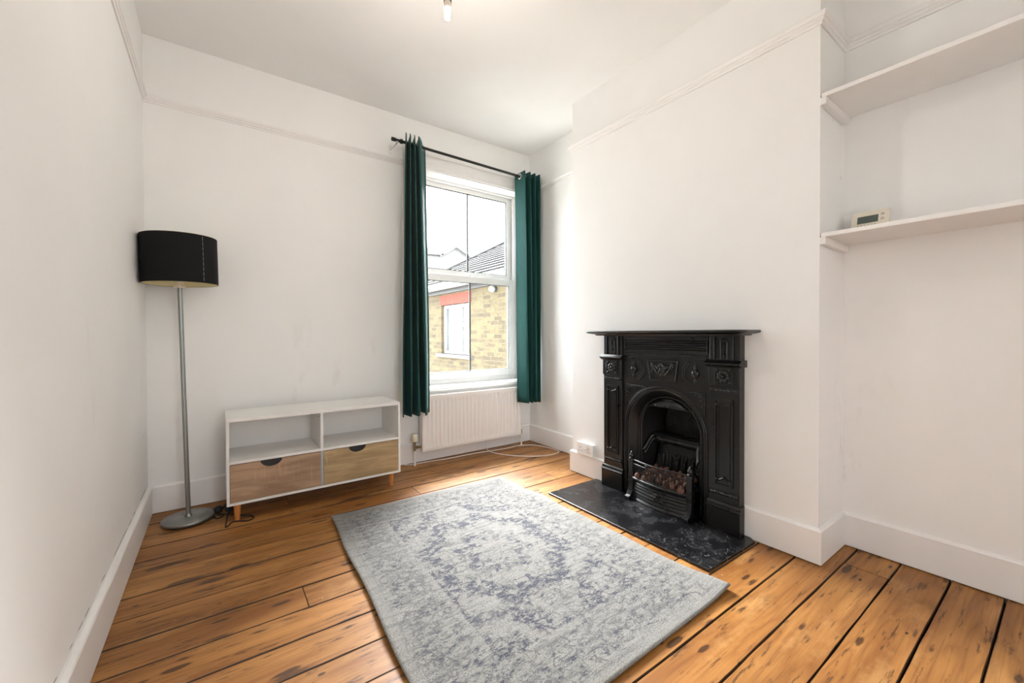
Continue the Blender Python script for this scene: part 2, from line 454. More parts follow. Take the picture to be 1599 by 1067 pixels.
curtain('curtain', 'teal velvet curtain bunched on the lamp side of the window', topL, botL, 2.432, .415, (1.18, 2.86, .415), 2.402)
topR = [(2.163, yr_), (2.163, yf), (2.205, yr_), (2.222, yf), (2.262, yr_), (2.277, yf), (2.322, yr_), (2.330, yf), (2.355, yr_)]
botR = [(2.137, 2.90), (2.176, 2.79), (2.202, 2.895), (2.222, 2.785), (2.252, 2.895), (2.264, 2.785), (2.305, 2.895), (2.312, 2.79), (2.347, 2.895)]
curtain('curtain', 'teal velvet curtain gathered in the corner beside the chimney breast', topR, botR, 2.412, .402, (2.25, 2.86, .402), 2.387)

rod = thing('curtain_rod', 'black metal curtain pole above the sash window', 'curtain rod', (1.66, 2.889, 2.395))
def rz(x): return 2.4035 - (x-1.025)*.0150
obj('pole', MB().cyl((1.03, 2.889, rz(1.03)), (2.372, 2.889, rz(2.372)), .0105, n=20), M['rod'], rod)
obj('end_cap', MB().cyl((1.018, 2.889, rz(1.02)), (1.045, 2.889, rz(1.04)), .0135, n=20), M['rod'], rod, bevel=.002)
obj('ring', MB().cyl((1.082, 2.889, rz(1.085)), (1.098, 2.889, rz(1.09)), .0165, n=20), M['rod'], rod, bevel=.002)
b = MB().box(1.054, 1.062, 2.880, YB, rz(1.06)-.022, rz(1.06)-.012).box(1.048, 1.068, YB-.006, YB, rz(1.06)-.05, rz(1.06)+.01).box(1.054, 1.062, 2.880, 2.898, rz(1.06)-.022, rz(1.06)-.008)
obj('bracket', b, M['trim'], rod, bevel=.001)

# ------------------------------------------------------------------ radiator
M['rad'] = simple('radiator_enamel', (.80, .76, .735, 1), .35, nscale=5, namt=.02)
M['valve'] = simple('cream_plastic', lin(222, 214, 190), .4)
M['brass'] = simple('tarnished_brass', lin(140, 124, 96), .4, .7)
RXa, RXb, RZa, RZb, RY = 1.256, 2.198, .100, .528, 2.925
rad = thing('radiator', 'white ribbed panel radiator under the sash window', 'radiator', ((RXa+RXb)/2, 2.96, RZa))
g = MB(); nx, nzz = 27*8, 44; rows = []
for iz in range(nzz+1):
    z = RZa + (RZb-RZa)*iz/nzz; row = []
    for ix in range(nx+1):
        x = RXa + (RXb-RXa)*ix/nx
        u = ((x-RXa-.018)/(RXb-RXa-.036))
        d = 0
        if 0 < u < 1:
            c = math.cos(2*PI*u*26); ez = min(1, max(0, (z-RZa-.030)/.014))*min(1, max(0, (RZb-.034-z)/.014))
            d = .0075*max(0, min(1, .5-.9*c))*ez
        e = min(z-RZa, RZb-z, x-RXa, RXb-x)
        d2 = .004*max(0, 1-e/.004)
        row.append((x, RY+d+d2, z))
    rows.append(row)
g.loft(rows, closed=False)
obj('front_panel', g, M['rad'], rad)
obj('rear_panel', MB().box(RXa+.006, RXb-.006, RY+.064, RY+.076, RZa, RZb-.006).box(RXa+.03, RXb-.03, RY+.012, RY+.062, RZa+.02, RZa+.045).box(RXa+.03, RXb-.03, RY+.012, RY+.062, RZb-.05, RZb-.03), M['rad'], rad, bevel=.003)
gr = MB().box(RXa, RXb, RY+.002, RY+.010, RZb-.012, RZb-.002).box(RXa, RXb, RY+.066, RY+.074, RZb-.012, RZb-.002)
for k in range(48):
    x = RXa + .008 + (RXb-RXa-.02)*k/47
    gr.box(x, x+.006, RY+.008, RY+.068, RZb-.008, RZb-.003)
obj('top_grille', gr, M['rad'], rad)
obj('side_panel', MB().box(RXa, RXa+.002, RY+.006, RY+.050, RZa+.01, RZb-.005), M['rad'], rad)
obj('side_panel', MB().box(RXb-.002, RXb, RY+.006, RY+.050, RZa+.01, RZb-.005), M['rad'], rad)
vx, vy = 1.205, RY+.030
v = MB().lathe([(.017, 0), (.021, .004), (.021, .030), (.0185, .046), (.016, .058), (.0, .060)], (vx, vy, .185), n=20)
vo = obj('thermostatic_valve', v, M['valve'], rad)
obj('valve_body', MB().cyl((vx, vy, .115), (vx, vy, .187), .009).cyl((vx, vy, .138), (RXa+.004, vy, .138), .008).lathe([(.013, 0), (.013, .014)], (vx, vy, .172), n=6, smooth=False).lathe([(.012, 0), (.012, .012)], (vx+.012, vy, .138), (1, 0, 0), n=6, smooth=False), M['brass'], rad)
obj('pipe', MB().cyl((vx, vy, .0), (vx, vy, .118), .0075), M['trim'], rad)
v2 = RXb+.022
obj('lockshield_valve', MB().lathe([(.012, 0), (.013, .03), (.010, .036), (0, .037)], (v2, vy, .145), n=16), M['valve'], rad)
obj('valve_body', MB().cyl((v2, vy, .10), (v2, vy, .147), .008).cyl((v2, vy, .128), (RXb-.004, vy, .128), .007), M['brass'], rad)
obj('pipe', MB().cyl((v2, vy, .0), (v2, vy, .105), .007), M['trim'], rad)
for x_ in (1.40, 2.03): obj('wall_bracket', MB().box(x_, x_+.03, RY+.074, YB-.0145, .16, .48), M['rad'], rad)

# ------------------------------------------------------------------ media unit
def oak(name, c1, c2, seed):
    t = NT(name); co = t.mapping(t.coord(), (1, 1, 1), (seed, seed*.7, seed*1.3))
    band = t.noise(t.mapping(co, (1.2, 1, 9), rot=(0, .10, 0)), 2.2, 4, .6, .6)
    fine = t.noise(t.mapping(co, (5, 1, 120)), 1.0, 4, .6)
    saw = t.noise(t.mapping(co, (170, 1, 6)), 1.0, 2, .6)
    sawm = t.sstep(t.noise(co, 6, 3), .5, .66)
    c = t.mix(t.sstep(band, .3, .7), c1, c2)
    c = t.mix(t.math('MULTIPLY', t.sstep(fine, .5, .75), .45), c, tuple(x*.62 for x in c1[:3])+(1,))
    c = t.mix(t.math('MULTIPLY', t.math('MULTIPLY', t.sstep(saw, .56, .68), sawm), .45), c, tuple(min(1, x*1.35) for x in c2[:3])+(1,))
    return t.bsdf(c, .55, 0, t.bump(fine, .2, .0008), .3)
M['oak_a'] = oak('oak_effect_warm', lin(146, 116, 92), lin(182, 152, 124), 1.3)
M['oak_b'] = oak('oak_effect_honey', lin(154, 128, 92), lin(188, 162, 122), 5.1)
M['melamine'] = simple('white_melamine', (.80, .785, .76, 1), .35, nscale=8, namt=.008)
M['beech'] = simple('beech_leg', lin(200, 132, 70), .4, nscale=25, namt=.08)
M['blackplastic'] = simple('black_plastic', lin(26, 27, 30), .45)
M['greymetal'] = simple('grey_runner', lin(165, 170, 178), .4, .4)
M['dot'] = simple('screw_cap_grey', lin(120, 118, 112), .5)
CX0, CX1, CY0, CY1, CZ0, CZ1 = .026, .966, 2.612, 2.955, .095, .556
cab = thing('media_unit', 'low white media unit with two wood-effect drawers on tapered legs', 'tv stand', ((CX0+CX1)/2, (CY0+CY1)/2, 0))
tk = .0135; MX = .4905
body = MB()
body.box(CX0, CX0+tk, CY0, CY1, CZ0, CZ1-.017); body.box(CX1-tk, CX1, CY0, CY1, CZ0, CZ1-.017)
body.box(CX0+tk, CX1-tk, CY0, CY1, CZ0, CZ0+.013)
body.box(MX-.0075, MX+.0075, CY0, CY1, .328, CZ1-.017)
body.box(MX-.007, MX+.007, CY0+.004, CY1, CZ0+.013, .314)
obj('carcass', body, M['melamine'], cab, bevel=.001)
obj('top_panel', MB().box(CX0, CX1, CY0-.001, CY1, CZ1-.017, CZ1), M['melamine'], cab, bevel=.0012)
obj('shelf', MB().box(CX0+tk, CX1-tk, CY0, CY1-.004, .314, .328), M['melamine'], cab, bevel=.001)
obj('back_panel', MB().box(CX0+tk, CX1-tk, CY1-.006, CY1-.001, CZ0+.013, CZ1-.017), M['melamine'], cab)
def drawer(x0, x1, mat, seed):
    z0, z1 = CZ0+.0155, .3105; xc = (x0+x1)/2 - .030; rr = .052; dp = .037
    poly = [(x0, z0), (x1, z0), (x1, z1), (xc+rr, z1)]
    poly += [(xc+rr*math.cos(PI*k/20), z1-dp*math.sin(PI*k/20)) for k in range(1, 20)]
    poly += [(xc-rr, z1), (x0, z1)]
    o = obj('drawer', MB().prism(poly, lambda a, b: (a, CY0+.002, b), lambda a, b: (a, CY0+.017, b)), mat, cab)
    bx = MB().box(x0+.012, x0+.024, CY0+.030, CY1-.03, z0+.01, z1-.03).box(x1-.024, x1-.012, CY0+.030, CY1-.03, z0+.01, z1-.03).box(x0+.012, x1-.012, CY0+.030, CY1-.03, z0+.004, z0+.012).box(x0+.012, x1-.012, CY1-.045, CY1-.03, z0+.01, z1-.03)
    obj('drawer_box', bx, M['melamine'], o)
    pl = MB()
    hp = [(xc+(rr+.004)*math.cos(PI*k/20), z1-(dp+.004)*math.sin(PI*k/20)) for k in range(21)]
    pl.prism(hp, lambda a, b: (a, CY0+.018, b), lambda a, b: (a, CY0+.028, b))
    h = obj('finger_pull', pl, M['blackplastic'], o); h['label'] = 'black half-round finger pull'
    return o
drawer(CX0+tk+.002, MX-.0085, M['oak_a'], 1)['label'] = 'brown wood-effect drawer'
drawer(MX+.0085, CX1-tk-.002, M['oak_b'], 2)['label'] = 'honey wood-effect drawer'
obj('centre_strip', MB().box(MX-.0055, MX+.0055, CY0+.001, CY0+.006, CZ0+.013, .314), M['greymetal'], cab, bevel=.0008)
for (x, y) in ((.073, 2.655), (.918, 2.655), (.073, 2.91), (.918, 2.91)):
    o = obj('leg', MB().lathe([(.0095, 0), (.0115, .004), (.0185, .09), (.0185, .096)], (x, y, 0), n=24), M['beech'], cab)
for x in (MX-.008, CX1-tk-.0005):
    obj('cam_cover', MB().cyl((x, 2.66, .512), (x-.0015, 2.66, .512), .0045), M['dot'], cab)

# ------------------------------------------------------------------ floor lamp
M['steel'] = simple('brushed_steel', lin(150, 152, 150), .36, .9, nscale=90, namt=.06)
M['shade_out'] = simple('black_shade_fabric', lin(23, 23, 24), .85, spec=.2, bump=.3, bscale=600)
M['shade_in'] = simple('cream_shade_lining', lin(226, 216, 168), .7, nscale=10, namt=.02)
M['rubber'] = simple('black_rubber', lin(18, 18, 18), .7)
M['cream'] = simple('cream_lampholder', lin(226, 214, 196), .45)
LB = Vector((-.141, 2.800, 0)); lt_ = Vector((-.166, 2.797, 1.275))
ax = (lt_-Vector((LB.x, LB.y, .02))).normalized()
lamp = thing('floor_lamp', 'tall floor lamp with black drum shade on a slim steel pole', 'lamp', LB)
obj('base', MB().lathe([(.0, .006), (.106, .006), (.115, .008), (.116, .020), (.113, .024), (.0, .027)], LB, n=64), M['steel'], lamp)
obj('base_foot', MB().lathe([(.0, .0), (.104, .0), (.106, .006), (.0, .006)], LB, n=64), M['rubber'], lamp)
P = lambda h: Vector((LB.x, LB.y, .02)) + ax*h
pole = obj('pole', MB().cyl(P(0), P(.885), .0108, n=20).cyl(P(.887), P(1.25), .0108, n=20).cyl(P(.883), P(.889), .0104, n=20), M['steel'], lamp)
obj('collar', MB().lathe([(.016, 0), (.016, .010), (.011, .02)], P(.003), ax, n=20), M['steel'], lamp)
sc = P(1.252); Rr, Hh = .163, .247
sh = MB(); rings = []
SC = Vector((-.1605, 2.797, 0)) + Vector((0, 0, sc.z)) 
zero = MB().lathe([(Rr, 0), (Rr, Hh), (Rr-.0016, Hh), (Rr-.0016, 0), (Rr, 0)], SC, ax, n=96)
zero.f = zero.f[:-2]; zero.sm = zero.sm[:-2]; zero.att = zero.att[:-2]
so = obj('lamp_shade', zero, M['shade_out'], lamp)
ln = MB().lathe([(Rr-.0018, .001), (Rr-.0018, Hh+.0012), (Rr-.0030, Hh+.0012), (Rr-.0030, .001), (Rr-.0018, .001)], SC, ax, n=96)
ln.f = ln.f[:-2]; ln.sm = ln.sm[:-2]; ln.att = ln.att[:-2]
lo = obj('shade_lining', ln, M['shade_in'], so); lo['label'] = 'cream shade lining'
se = MB()
u = Vector((.62, -.78, 0)).normalized()
for k in range(9):
    h0 = .012 + k*.026
    se.cyl(SC + ax*h0 + u*(Rr+.0002), SC + ax*(h0+.020) + u*(Rr+.0002), .0008, n=6)
obj('shade_seam', se, M['greymetal'], so)
obj('lamp_holder', MB().lathe([(.024, 0), (.026, .008), (.018, .014), (.018, .055), (.0, .055)], P(1.232), ax, n=24), M['cream'], lamp)
sp = MB()
for k in range(3):
    a_ = 2*PI*k/3 + .4
    sp.cyl(P(1.245), SC + ax*.012 + Vector((math.cos(a_), math.sin(a_), 0))*(Rr-.003), .0015, n=6)
obj('shade_spider', sp, M['cream'], lamp)
def smooth_path(pts, sub=8):
    pts = [Vector(p) for p in pts]; out = []
    for i in range(len(pts)-1):
        p0 = pts[max(0, i-1)]; p1 = pts[i]; p2 = pts[i+1]; p3 = pts[min(len(pts)-1, i+2)]
        for k in range(sub):
            t = k/sub
            out.append(.5*((2*p1)+(p2-p0)*t+(2*p0-5*p1+4*p2-p3)*t*t+(3*p1-p0-3*p2+p3)*t**3))
    out.append(pts[-1]); return out
zc = .0035
cordp = [(-.03, 2.775, .010), (-.020, 2.735, zc), (.005, 2.745, zc), (.012, 2.775, zc), (-.004, 2.80, zc), (.0, 2.835, .008), (.012, 2.838, .02), (.028, 2.82, .05)]
obj('cord', MB().tube(smooth_path(cordp), .003, 8), M['rubber'], lamp)
obj('foot_switch', MB().lathe([(.0, 0), (.021, .001), (.024, .012), (.020, .026), (.008, .032), (0, .032)], (-.012, 2.845, .001), n=20), M['blackplastic'], lamp)
pc = thing('power_cable', 'black power cable looped on the floor under the media unit', 'cable', (.06, 2.66, 0))
p1 = [(.060, 2.90, zc), (.040, 2.80, zc), (.030, 2.74, zc+.004), (.026, 2.69, zc), (.020, 2.60, zc), (.022, 2.583, zc), (.034, 2.60, zc), (.050, 2.635, zc), (.078, 2.628, zc), (.118, 2.607, zc), (.146, 2.628, zc), (.134, 2.672, zc), (.095, 2.690, zc+.003), (.02, 2.765, zc+.003), (-.010, 2.785, zc), (-.018, 2.83, zc), (.02, 2.90, zc), (.12, 2.97, zc)]
obj('cord', MB().tube(smooth_path(p1), .0032, 8), M['rubber'], pc)
obj('plug', MB().box(.020, .062, 2.775, 2.815, .012, .046).cyl((.04, 2.775, .03), (.035, 2.745, .024), .008, .005, n=10), M['blackplastic'], pc, bevel=.006)
wc = [(.99, 2.998, .07), (1.06, 2.992, .045), (1.14, 2.985, .012), (1.21, 2.985, .004), (1.283, 2.982, .004), (1.49, 2.960, .004), (1.727, 2.958, .004), (1.92, 2.935, .004), (2.03, 2.925, .004), (2.18, 2.925, .004), (2.30, 2.845, .004), (2.345, 2.66, .004), (2.315, 2.56, .004), (2.16, 2.56, .004), (2.00, 2.665, .004), (1.90, 2.80, .004), (1.86, 2.93, .007), (1.875, 3.0, .03), (1.878, 3.008, .09)]
tag(obj('white_cable', MB().tube(smooth_path(wc), .0032, 8), M['trim']), 'thin white cable looping on the floor below the radiator', 'cable')

# ------------------------------------------------------------------ rug
def rlin(r, g, b):
    c = lin(r, g, b); return (c[0]*.40, c[1]*.397, c[2]*.395, 1)
def rug_mat():
    t = NT('distressed_rug'); uv = t.coord('UV'); u, v, _ = t.sep(uv)         # metres across / along
    P = t.comb(u, v, 0.0)
    warp = t.noise(P, 9, 3, .6, out=1)
    vm = t.n('VectorMath', _operation='MULTIPLY_ADD'); t.t.links.new(warp, vm.inputs[0]); vm.inputs[1].default_value = (.06, .06, 0); t.t.links.new(P, vm.inputs[2])
    W = vm.outputs[0]
    cx, cy = .56, .80
    dx = t.math('SUBTRACT', u, cx); dy = t.math('MULTIPLY', t.math('SUBTRACT', v, cy), .82)
    r = t.math('SQRT', t.math('ADD', t.math('MULTIPLY', dx, dx), t.math('MULTIPLY', dy, dy)))
    th = t.math('ARCTAN2', dy, dx)
    rp = t.math('ADD', r, t.math('ADD', t.math('MULTIPLY', t.math('COSINE', t.math('MULTIPLY', th, 8.0)), .022), t.math('MULTIPLY', t.math('SUBTRACT', t.noise(P, 11, 3), .5), .09)))
    def band(x, at, wd): return t.sstep(t.math('ABSOLUTE', t.math('SUBTRACT', x, at)), wd, wd*.25)
    ex = t.math('MINIMUM', u, t.math('SUBTRACT', 1.12, u)); ey = t.math('MINIMUM', v, t.math('SUBTRACT', 1.60, v))
    e = t.math('MINIMUM', ex, ey)
    kx = t.math('SUBTRACT', ex, .24); ky = t.math('SUBTRACT', ey, .24)
    cr = t.math('ADD', t.math('SQRT', t.math('ADD', t.math('MULTIPLY', kx, kx), t.math('MULTIPLY', ky, ky))), t.math('MULTIPLY', t.math('SUBTRACT', t.noise(P, 12, 3), .5), .10))
    inner = t.sstep(e, .235, .245)
    corner = t.math('MULTIPLY', t.math('MAXIMUM', band(cr, .21, .06), t.math('MULTIPLY', t.sstep(cr, .16, .08), .8)), inner)
    mx = lambda a, b: t.math('MAXIMUM', a, b)
    struct_ = mx(mx(band(rp, .27, .065), t.math('MULTIPLY', band(rp, .12, .05), .8)), mx(t.math('MULTIPLY', corner, .9), t.math('MULTIPLY', band(e, .252, .014), .75)))
    bord = t.math('MULTIPLY', t.math('MULTIPLY', t.sstep(e, .235, .21), t.sstep(e, .05, .09)), .65)
    blob = t.noise(t.mapping(W, (1, 1.7, 1)), 26, 5, .68)
    fine = t.noise(t.mapping(P, (1, 2.2, 1)), 85, 4, .75)
    big = t.noise(P, 3.6, 4, .6)
    speck = t.noise(t.mapping(P, (1, 1.6, 1)), 190, 2, .75)
    rows = t.noise(t.mapping(P, (7, 300, 1)), 1.0, 3, .7)
    streak = t.noise(t.mapping(P, (4, 42, 1)), 1.0, 5, .7)
    base = t.mix(t.sstep(rows, .3, .7), rlin(188, 186, 181), rlin(219, 217, 212))
    base = t.mix(t.math('MULTIPLY', t.sstep(big, .35, .65), .35), base, rlin(203, 199, 191))
    base = t.mix(t.math('MULTIPLY', t.sstep(streak, .48, .66), .55), base, rlin(138, 137, 136))
    base = t.mix(t.math('MULTIPLY', t.sstep(speck, .50, .62), .68), base, rlin(96, 95, 96))
    # worn grey ornament: loops and leaf outlines, rubbed away in places
    d1 = t.vor(W, 10.5); d2 = t.vor(W, 19.0)
    loops = mx(t.sstep(t.math('ABSOLUTE', t.math('SUBTRACT', d1, .36)), .060, .02), t.math('MULTIPLY', t.sstep(t.math('ABSOLUTE', t.math('SUBTRACT', d2, .30)), .09, .03), .8))
    edge = t.sstep(t.vor(W, 15, 'DISTANCE_TO_EDGE'), .05, .015)
    loops = mx(loops, t.math('MULTIPLY', edge, .7))
    rub = t.math('MULTIPLY', t.sstep(t.math('ADD', fine, t.math('MULTIPLY', struct_, .05)), .42, .54), t.sstep(t.math('ADD', big, t.math('MULTIPLY', mx(struct_, bord), .16)), .40, .58))
    edgefade = t.sstep(e, .015, .06)
    g = t.math('MULTIPLY', t.math('MULTIPLY', loops, rub), t.math('MULTIPLY', edgefade, .90))
    col = t.mix(g, base, rlin(118, 119, 124))
    gb = t.math('MULTIPLY', t.sstep(t.math('ADD', t.math('ADD', t.math('MULTIPLY', blob, .6), t.math('MULTIPLY', fine, .4)), t.math('MULTIPLY', mx(struct_, bord), .06)), .515, .585), t.math('MULTIPLY', edgefade, .58))
    col = t.mix(gb, col, rlin(122, 122, 125))
    bl_ = t.math('MULTIPLY', t.sstep(t.math('ADD', blob, t.math('ADD', t.math('MULTIPLY', struct_, .125), t.math('MULTIPLY', bord, .05))), .590, .655), t.math('MULTIPLY', t.sstep(fine, .40, .50), edgefade))
    bl_ = t.math('MULTIPLY', bl_, t.sstep(t.math('ADD', big, t.math('MULTIPLY', struct_, .1)), .38, .52))
    col = t.mix(t.math('MULTIPLY', bl_, .86), col, rlin(78, 84, 108))
    pink = t.math('MULTIPLY', t.sstep(t.noise(P, 5.5, 3), .60, .72), t.sstep(fine, .48, .6))
    col = t.mix(t.math('MULTIPLY', pink, .35), col, rlin(170, 140, 136))
    ln = mx(band(e, .045, .004), band(e, .245, .004))
    col = t.mix(t.math('MULTIPLY', ln, t.math('MULTIPLY', t.sstep(fine, .42, .56), .35)), col, rlin(130, 130, 134))
    h = t.math('ADD', rows, t.math('MULTIPLY', speck, 1.2))
    return t.bsdf(col, .92, 0, t.bump(h, .5, .003), .1, sheen=.1)
M['rug'] = rug_mat()
corners = {(0, 0): (.418, .765), (1, 0): (1.603, .79), (0, 1): (.484, 2.372), (1, 1): (1.581, 2.348)}
rv = []; ruv = []; nu, nv = 90, 130
for j in range(nv+1):
    for i in range(nu+1):
        a_, b_ = i/nu, j/nv
        x = (corners[0, 0][0]*(1-a_)+corners[1, 0][0]*a_)*(1-b_) + (corners[0, 1][0]*(1-a_)+corners[1, 1][0]*a_)*b_
        y = (corners[0, 0][1]*(1-a_)+corners[1, 0][1]*a_)*(1-b_) + (corners[0, 1][1]*(1-a_)+corners[1, 1][1]*a_)*b_
        er = max(0, 1-(1-a_)/.16); el = max(0, 1-a_/.10)
        y_ = b_
        wav = (.55+.45*math.sin(y_*27+.8))*math.exp(-((y_-.62)/.20)**2)
        z = .0075 + er*er*.013*wav + el*el*.004*(.5+.5*math.sin(y_*22)) + .0012*math.sin(x*9+y*7)
        cur = max(0, a_-.90)/.10*max(0, .10-b_)/.10
        z += .012*cur
        x += er*.006*math.sin(y_*19+1) + el*.004*math.sin(y_*15)
        rv.append((x, y, z)); ruv.append((a_*1.12, b_*1.60))
rm = MB(); fs = []
for j in range(nv):
    for i in range(nu):
        k = j*(nu+1)+i; fs.append((k, k+1, k+nu+2, k+nu+1))
rm.add(rv, fs, True)
rug = obj('rug', rm, M['rug'])
ul = rug.data.uv_layers.new(name='UVMap')
for lp in rug.data.loops: ul.data[lp.index].uv = ruv[lp.vertex_index]
s = rug.modifiers.new('Solidify', 'SOLIDIFY'); s.thickness = .006; s.offset = -1
tag(rug, 'pale grey distressed rug with faded blue pattern on bare boards', 'rug')

# ------------------------------------------------------------------ fireplace
def iron(name, c=lin(13, 13, 14), r=.22):
    t = NT(name); co = t.coord()
    n = t.noise(co, 45, 4, .6); h = t.math('ADD', n, t.math('MULTIPLY', t.noise(co, 240, 3), .3))
    rr = t.math('ADD', r, t.math('MULTIPLY', t.noise(co, 14, 4), .18))
    return t.bsdf(c, rr, 0, t.bump(h, .14, .0015), .5)
M['iron'] = iron('black_cast_iron')
M['iron_matt'] = iron('black_sooty_iron', lin(16, 15, 15), .5)
M['iron_grate'] = iron('black_grate_iron', lin(13, 13, 15), .20)
def hearth_mat():
    t = NT('black_painted_hearth'); co = t.coord()
    n = t.noise(co, 7, 5, .65); n2 = t.noise(t.mapping(co, (1.6, 1, 1), (3, 1, 0)), 75, 5, .78, .6)
    x, y, z = t.sep(co)
    n3 = t.noise(co, 260, 2, .7)
    k = t.math('MULTIPLY', t.sstep(n2, .562, .622), t.sstep(t.math('ADD', n, t.math('MULTIPLY', t.sstep(y, 1.55, 1.05), .10)), .50, .62))
    c = t.mix(t.math('MULTIPLY', k, .62), lin(14, 14, 16), lin(150, 150, 153))
    c = t.mix(t.math('MULTIPLY', t.math('MULTIPLY', t.sstep(n3, .62, .72), t.sstep(n, .45, .6)), .35), c, lin(120, 120, 124))
    rr = t.math('ADD', .14, t.math('MULTIPLY', n, .26))
    return t.bsdf(c, rr, 0, t.bump(t.math('ADD', n2, n), .16, .003), .5)
M['hearth'] = hearth_mat()
M['coal'] = simple('terracotta_coal', lin(98, 66, 54), .9, nscale=30, namt=.3, bump=.5, bscale=80)

tag(obj('hearth', MB().prism([(1.662, 1.933), (1.655, .903), (2.06, .897), (2.098, .945), (2.098, 1.93)], lambda a, b: (a, b, .0008), lambda a, b: (a, b, .0125)), M['hearth'], bevel=.003),
    'scuffed black painted hearth slab set in the floorboards', 'hearth')

fp = thing('fireplace', 'black cast iron fireplace with arched opening and mantel shelf', 'fireplace', (2.06, FS, .0125))
def W(d, s, z): return (XC-d, s, z)
HZ = .0130; HWF = .430; AR, AS = .2520, .432                    # arch radius, springing height
def arch(r, d, n=32, zb=HZ, spring=AS):
    pts = [W(d, FS+r, zb), W(d, FS+r, (zb+spring)/2)]
    pts += [W(d, FS+r*math.cos(PI*k/n), spring+r*math.sin(PI*k/n)) for k in range(n+1)]
    pts += [W(d, FS-r, (zb+spring)/2), W(d, FS-r, zb)]
    return pts
# face plate with arched hole
outline = [(FS-HWF+.02, HZ), (FS-HWF+.02, .995), (FS+HWF-.02, .995), (FS+HWF-.02, HZ), (FS+AR, HZ)]
outline += [(FS+AR*math.cos(PI*k/32), AS+AR*math.sin(PI*k/32)) for k in range(33)]
outline += [(FS-AR, HZ)]
obj('face_plate', MB().prism(outline, lambda a, b: W(.0, a, b), lambda a, b: W(.040, a, b)), M['iron'], fp)
# mantel shelf, rounded corners in plan, moulded edge
def mantel_ring(ins, z):
    d0, s0, s1 = .182-ins, .890+ins, 1.888-ins; r = .05; pts = []
    pts.append((XC-.0005, s0, z))
    for k in range(9):
        a_ = PI/2*k/8; pts.append((XC-(d0-r)-r*math.sin(a_), s0+r-r*math.cos(a_), z))
    for k in range(9):
        a_ = PI/2*k/8; pts.append((XC-(d0-r)-r*math.cos(a_), s1-r+r*math.sin(a_), z))
    pts.append((XC-.0005, s1, z)); return pts
mt = MB().loft([mantel_ring(*q) for q in ((.045, .990), (.040, .997), (.022, 1.000), (.012, 1.003), (.004, 1.005), (0, 1.009), (0, 1.013), (.004, 1.0165), (.008, 1.018))], smooth=False)
obj('mantel_shelf', mt, M['iron'], fp, bevel=.0012)
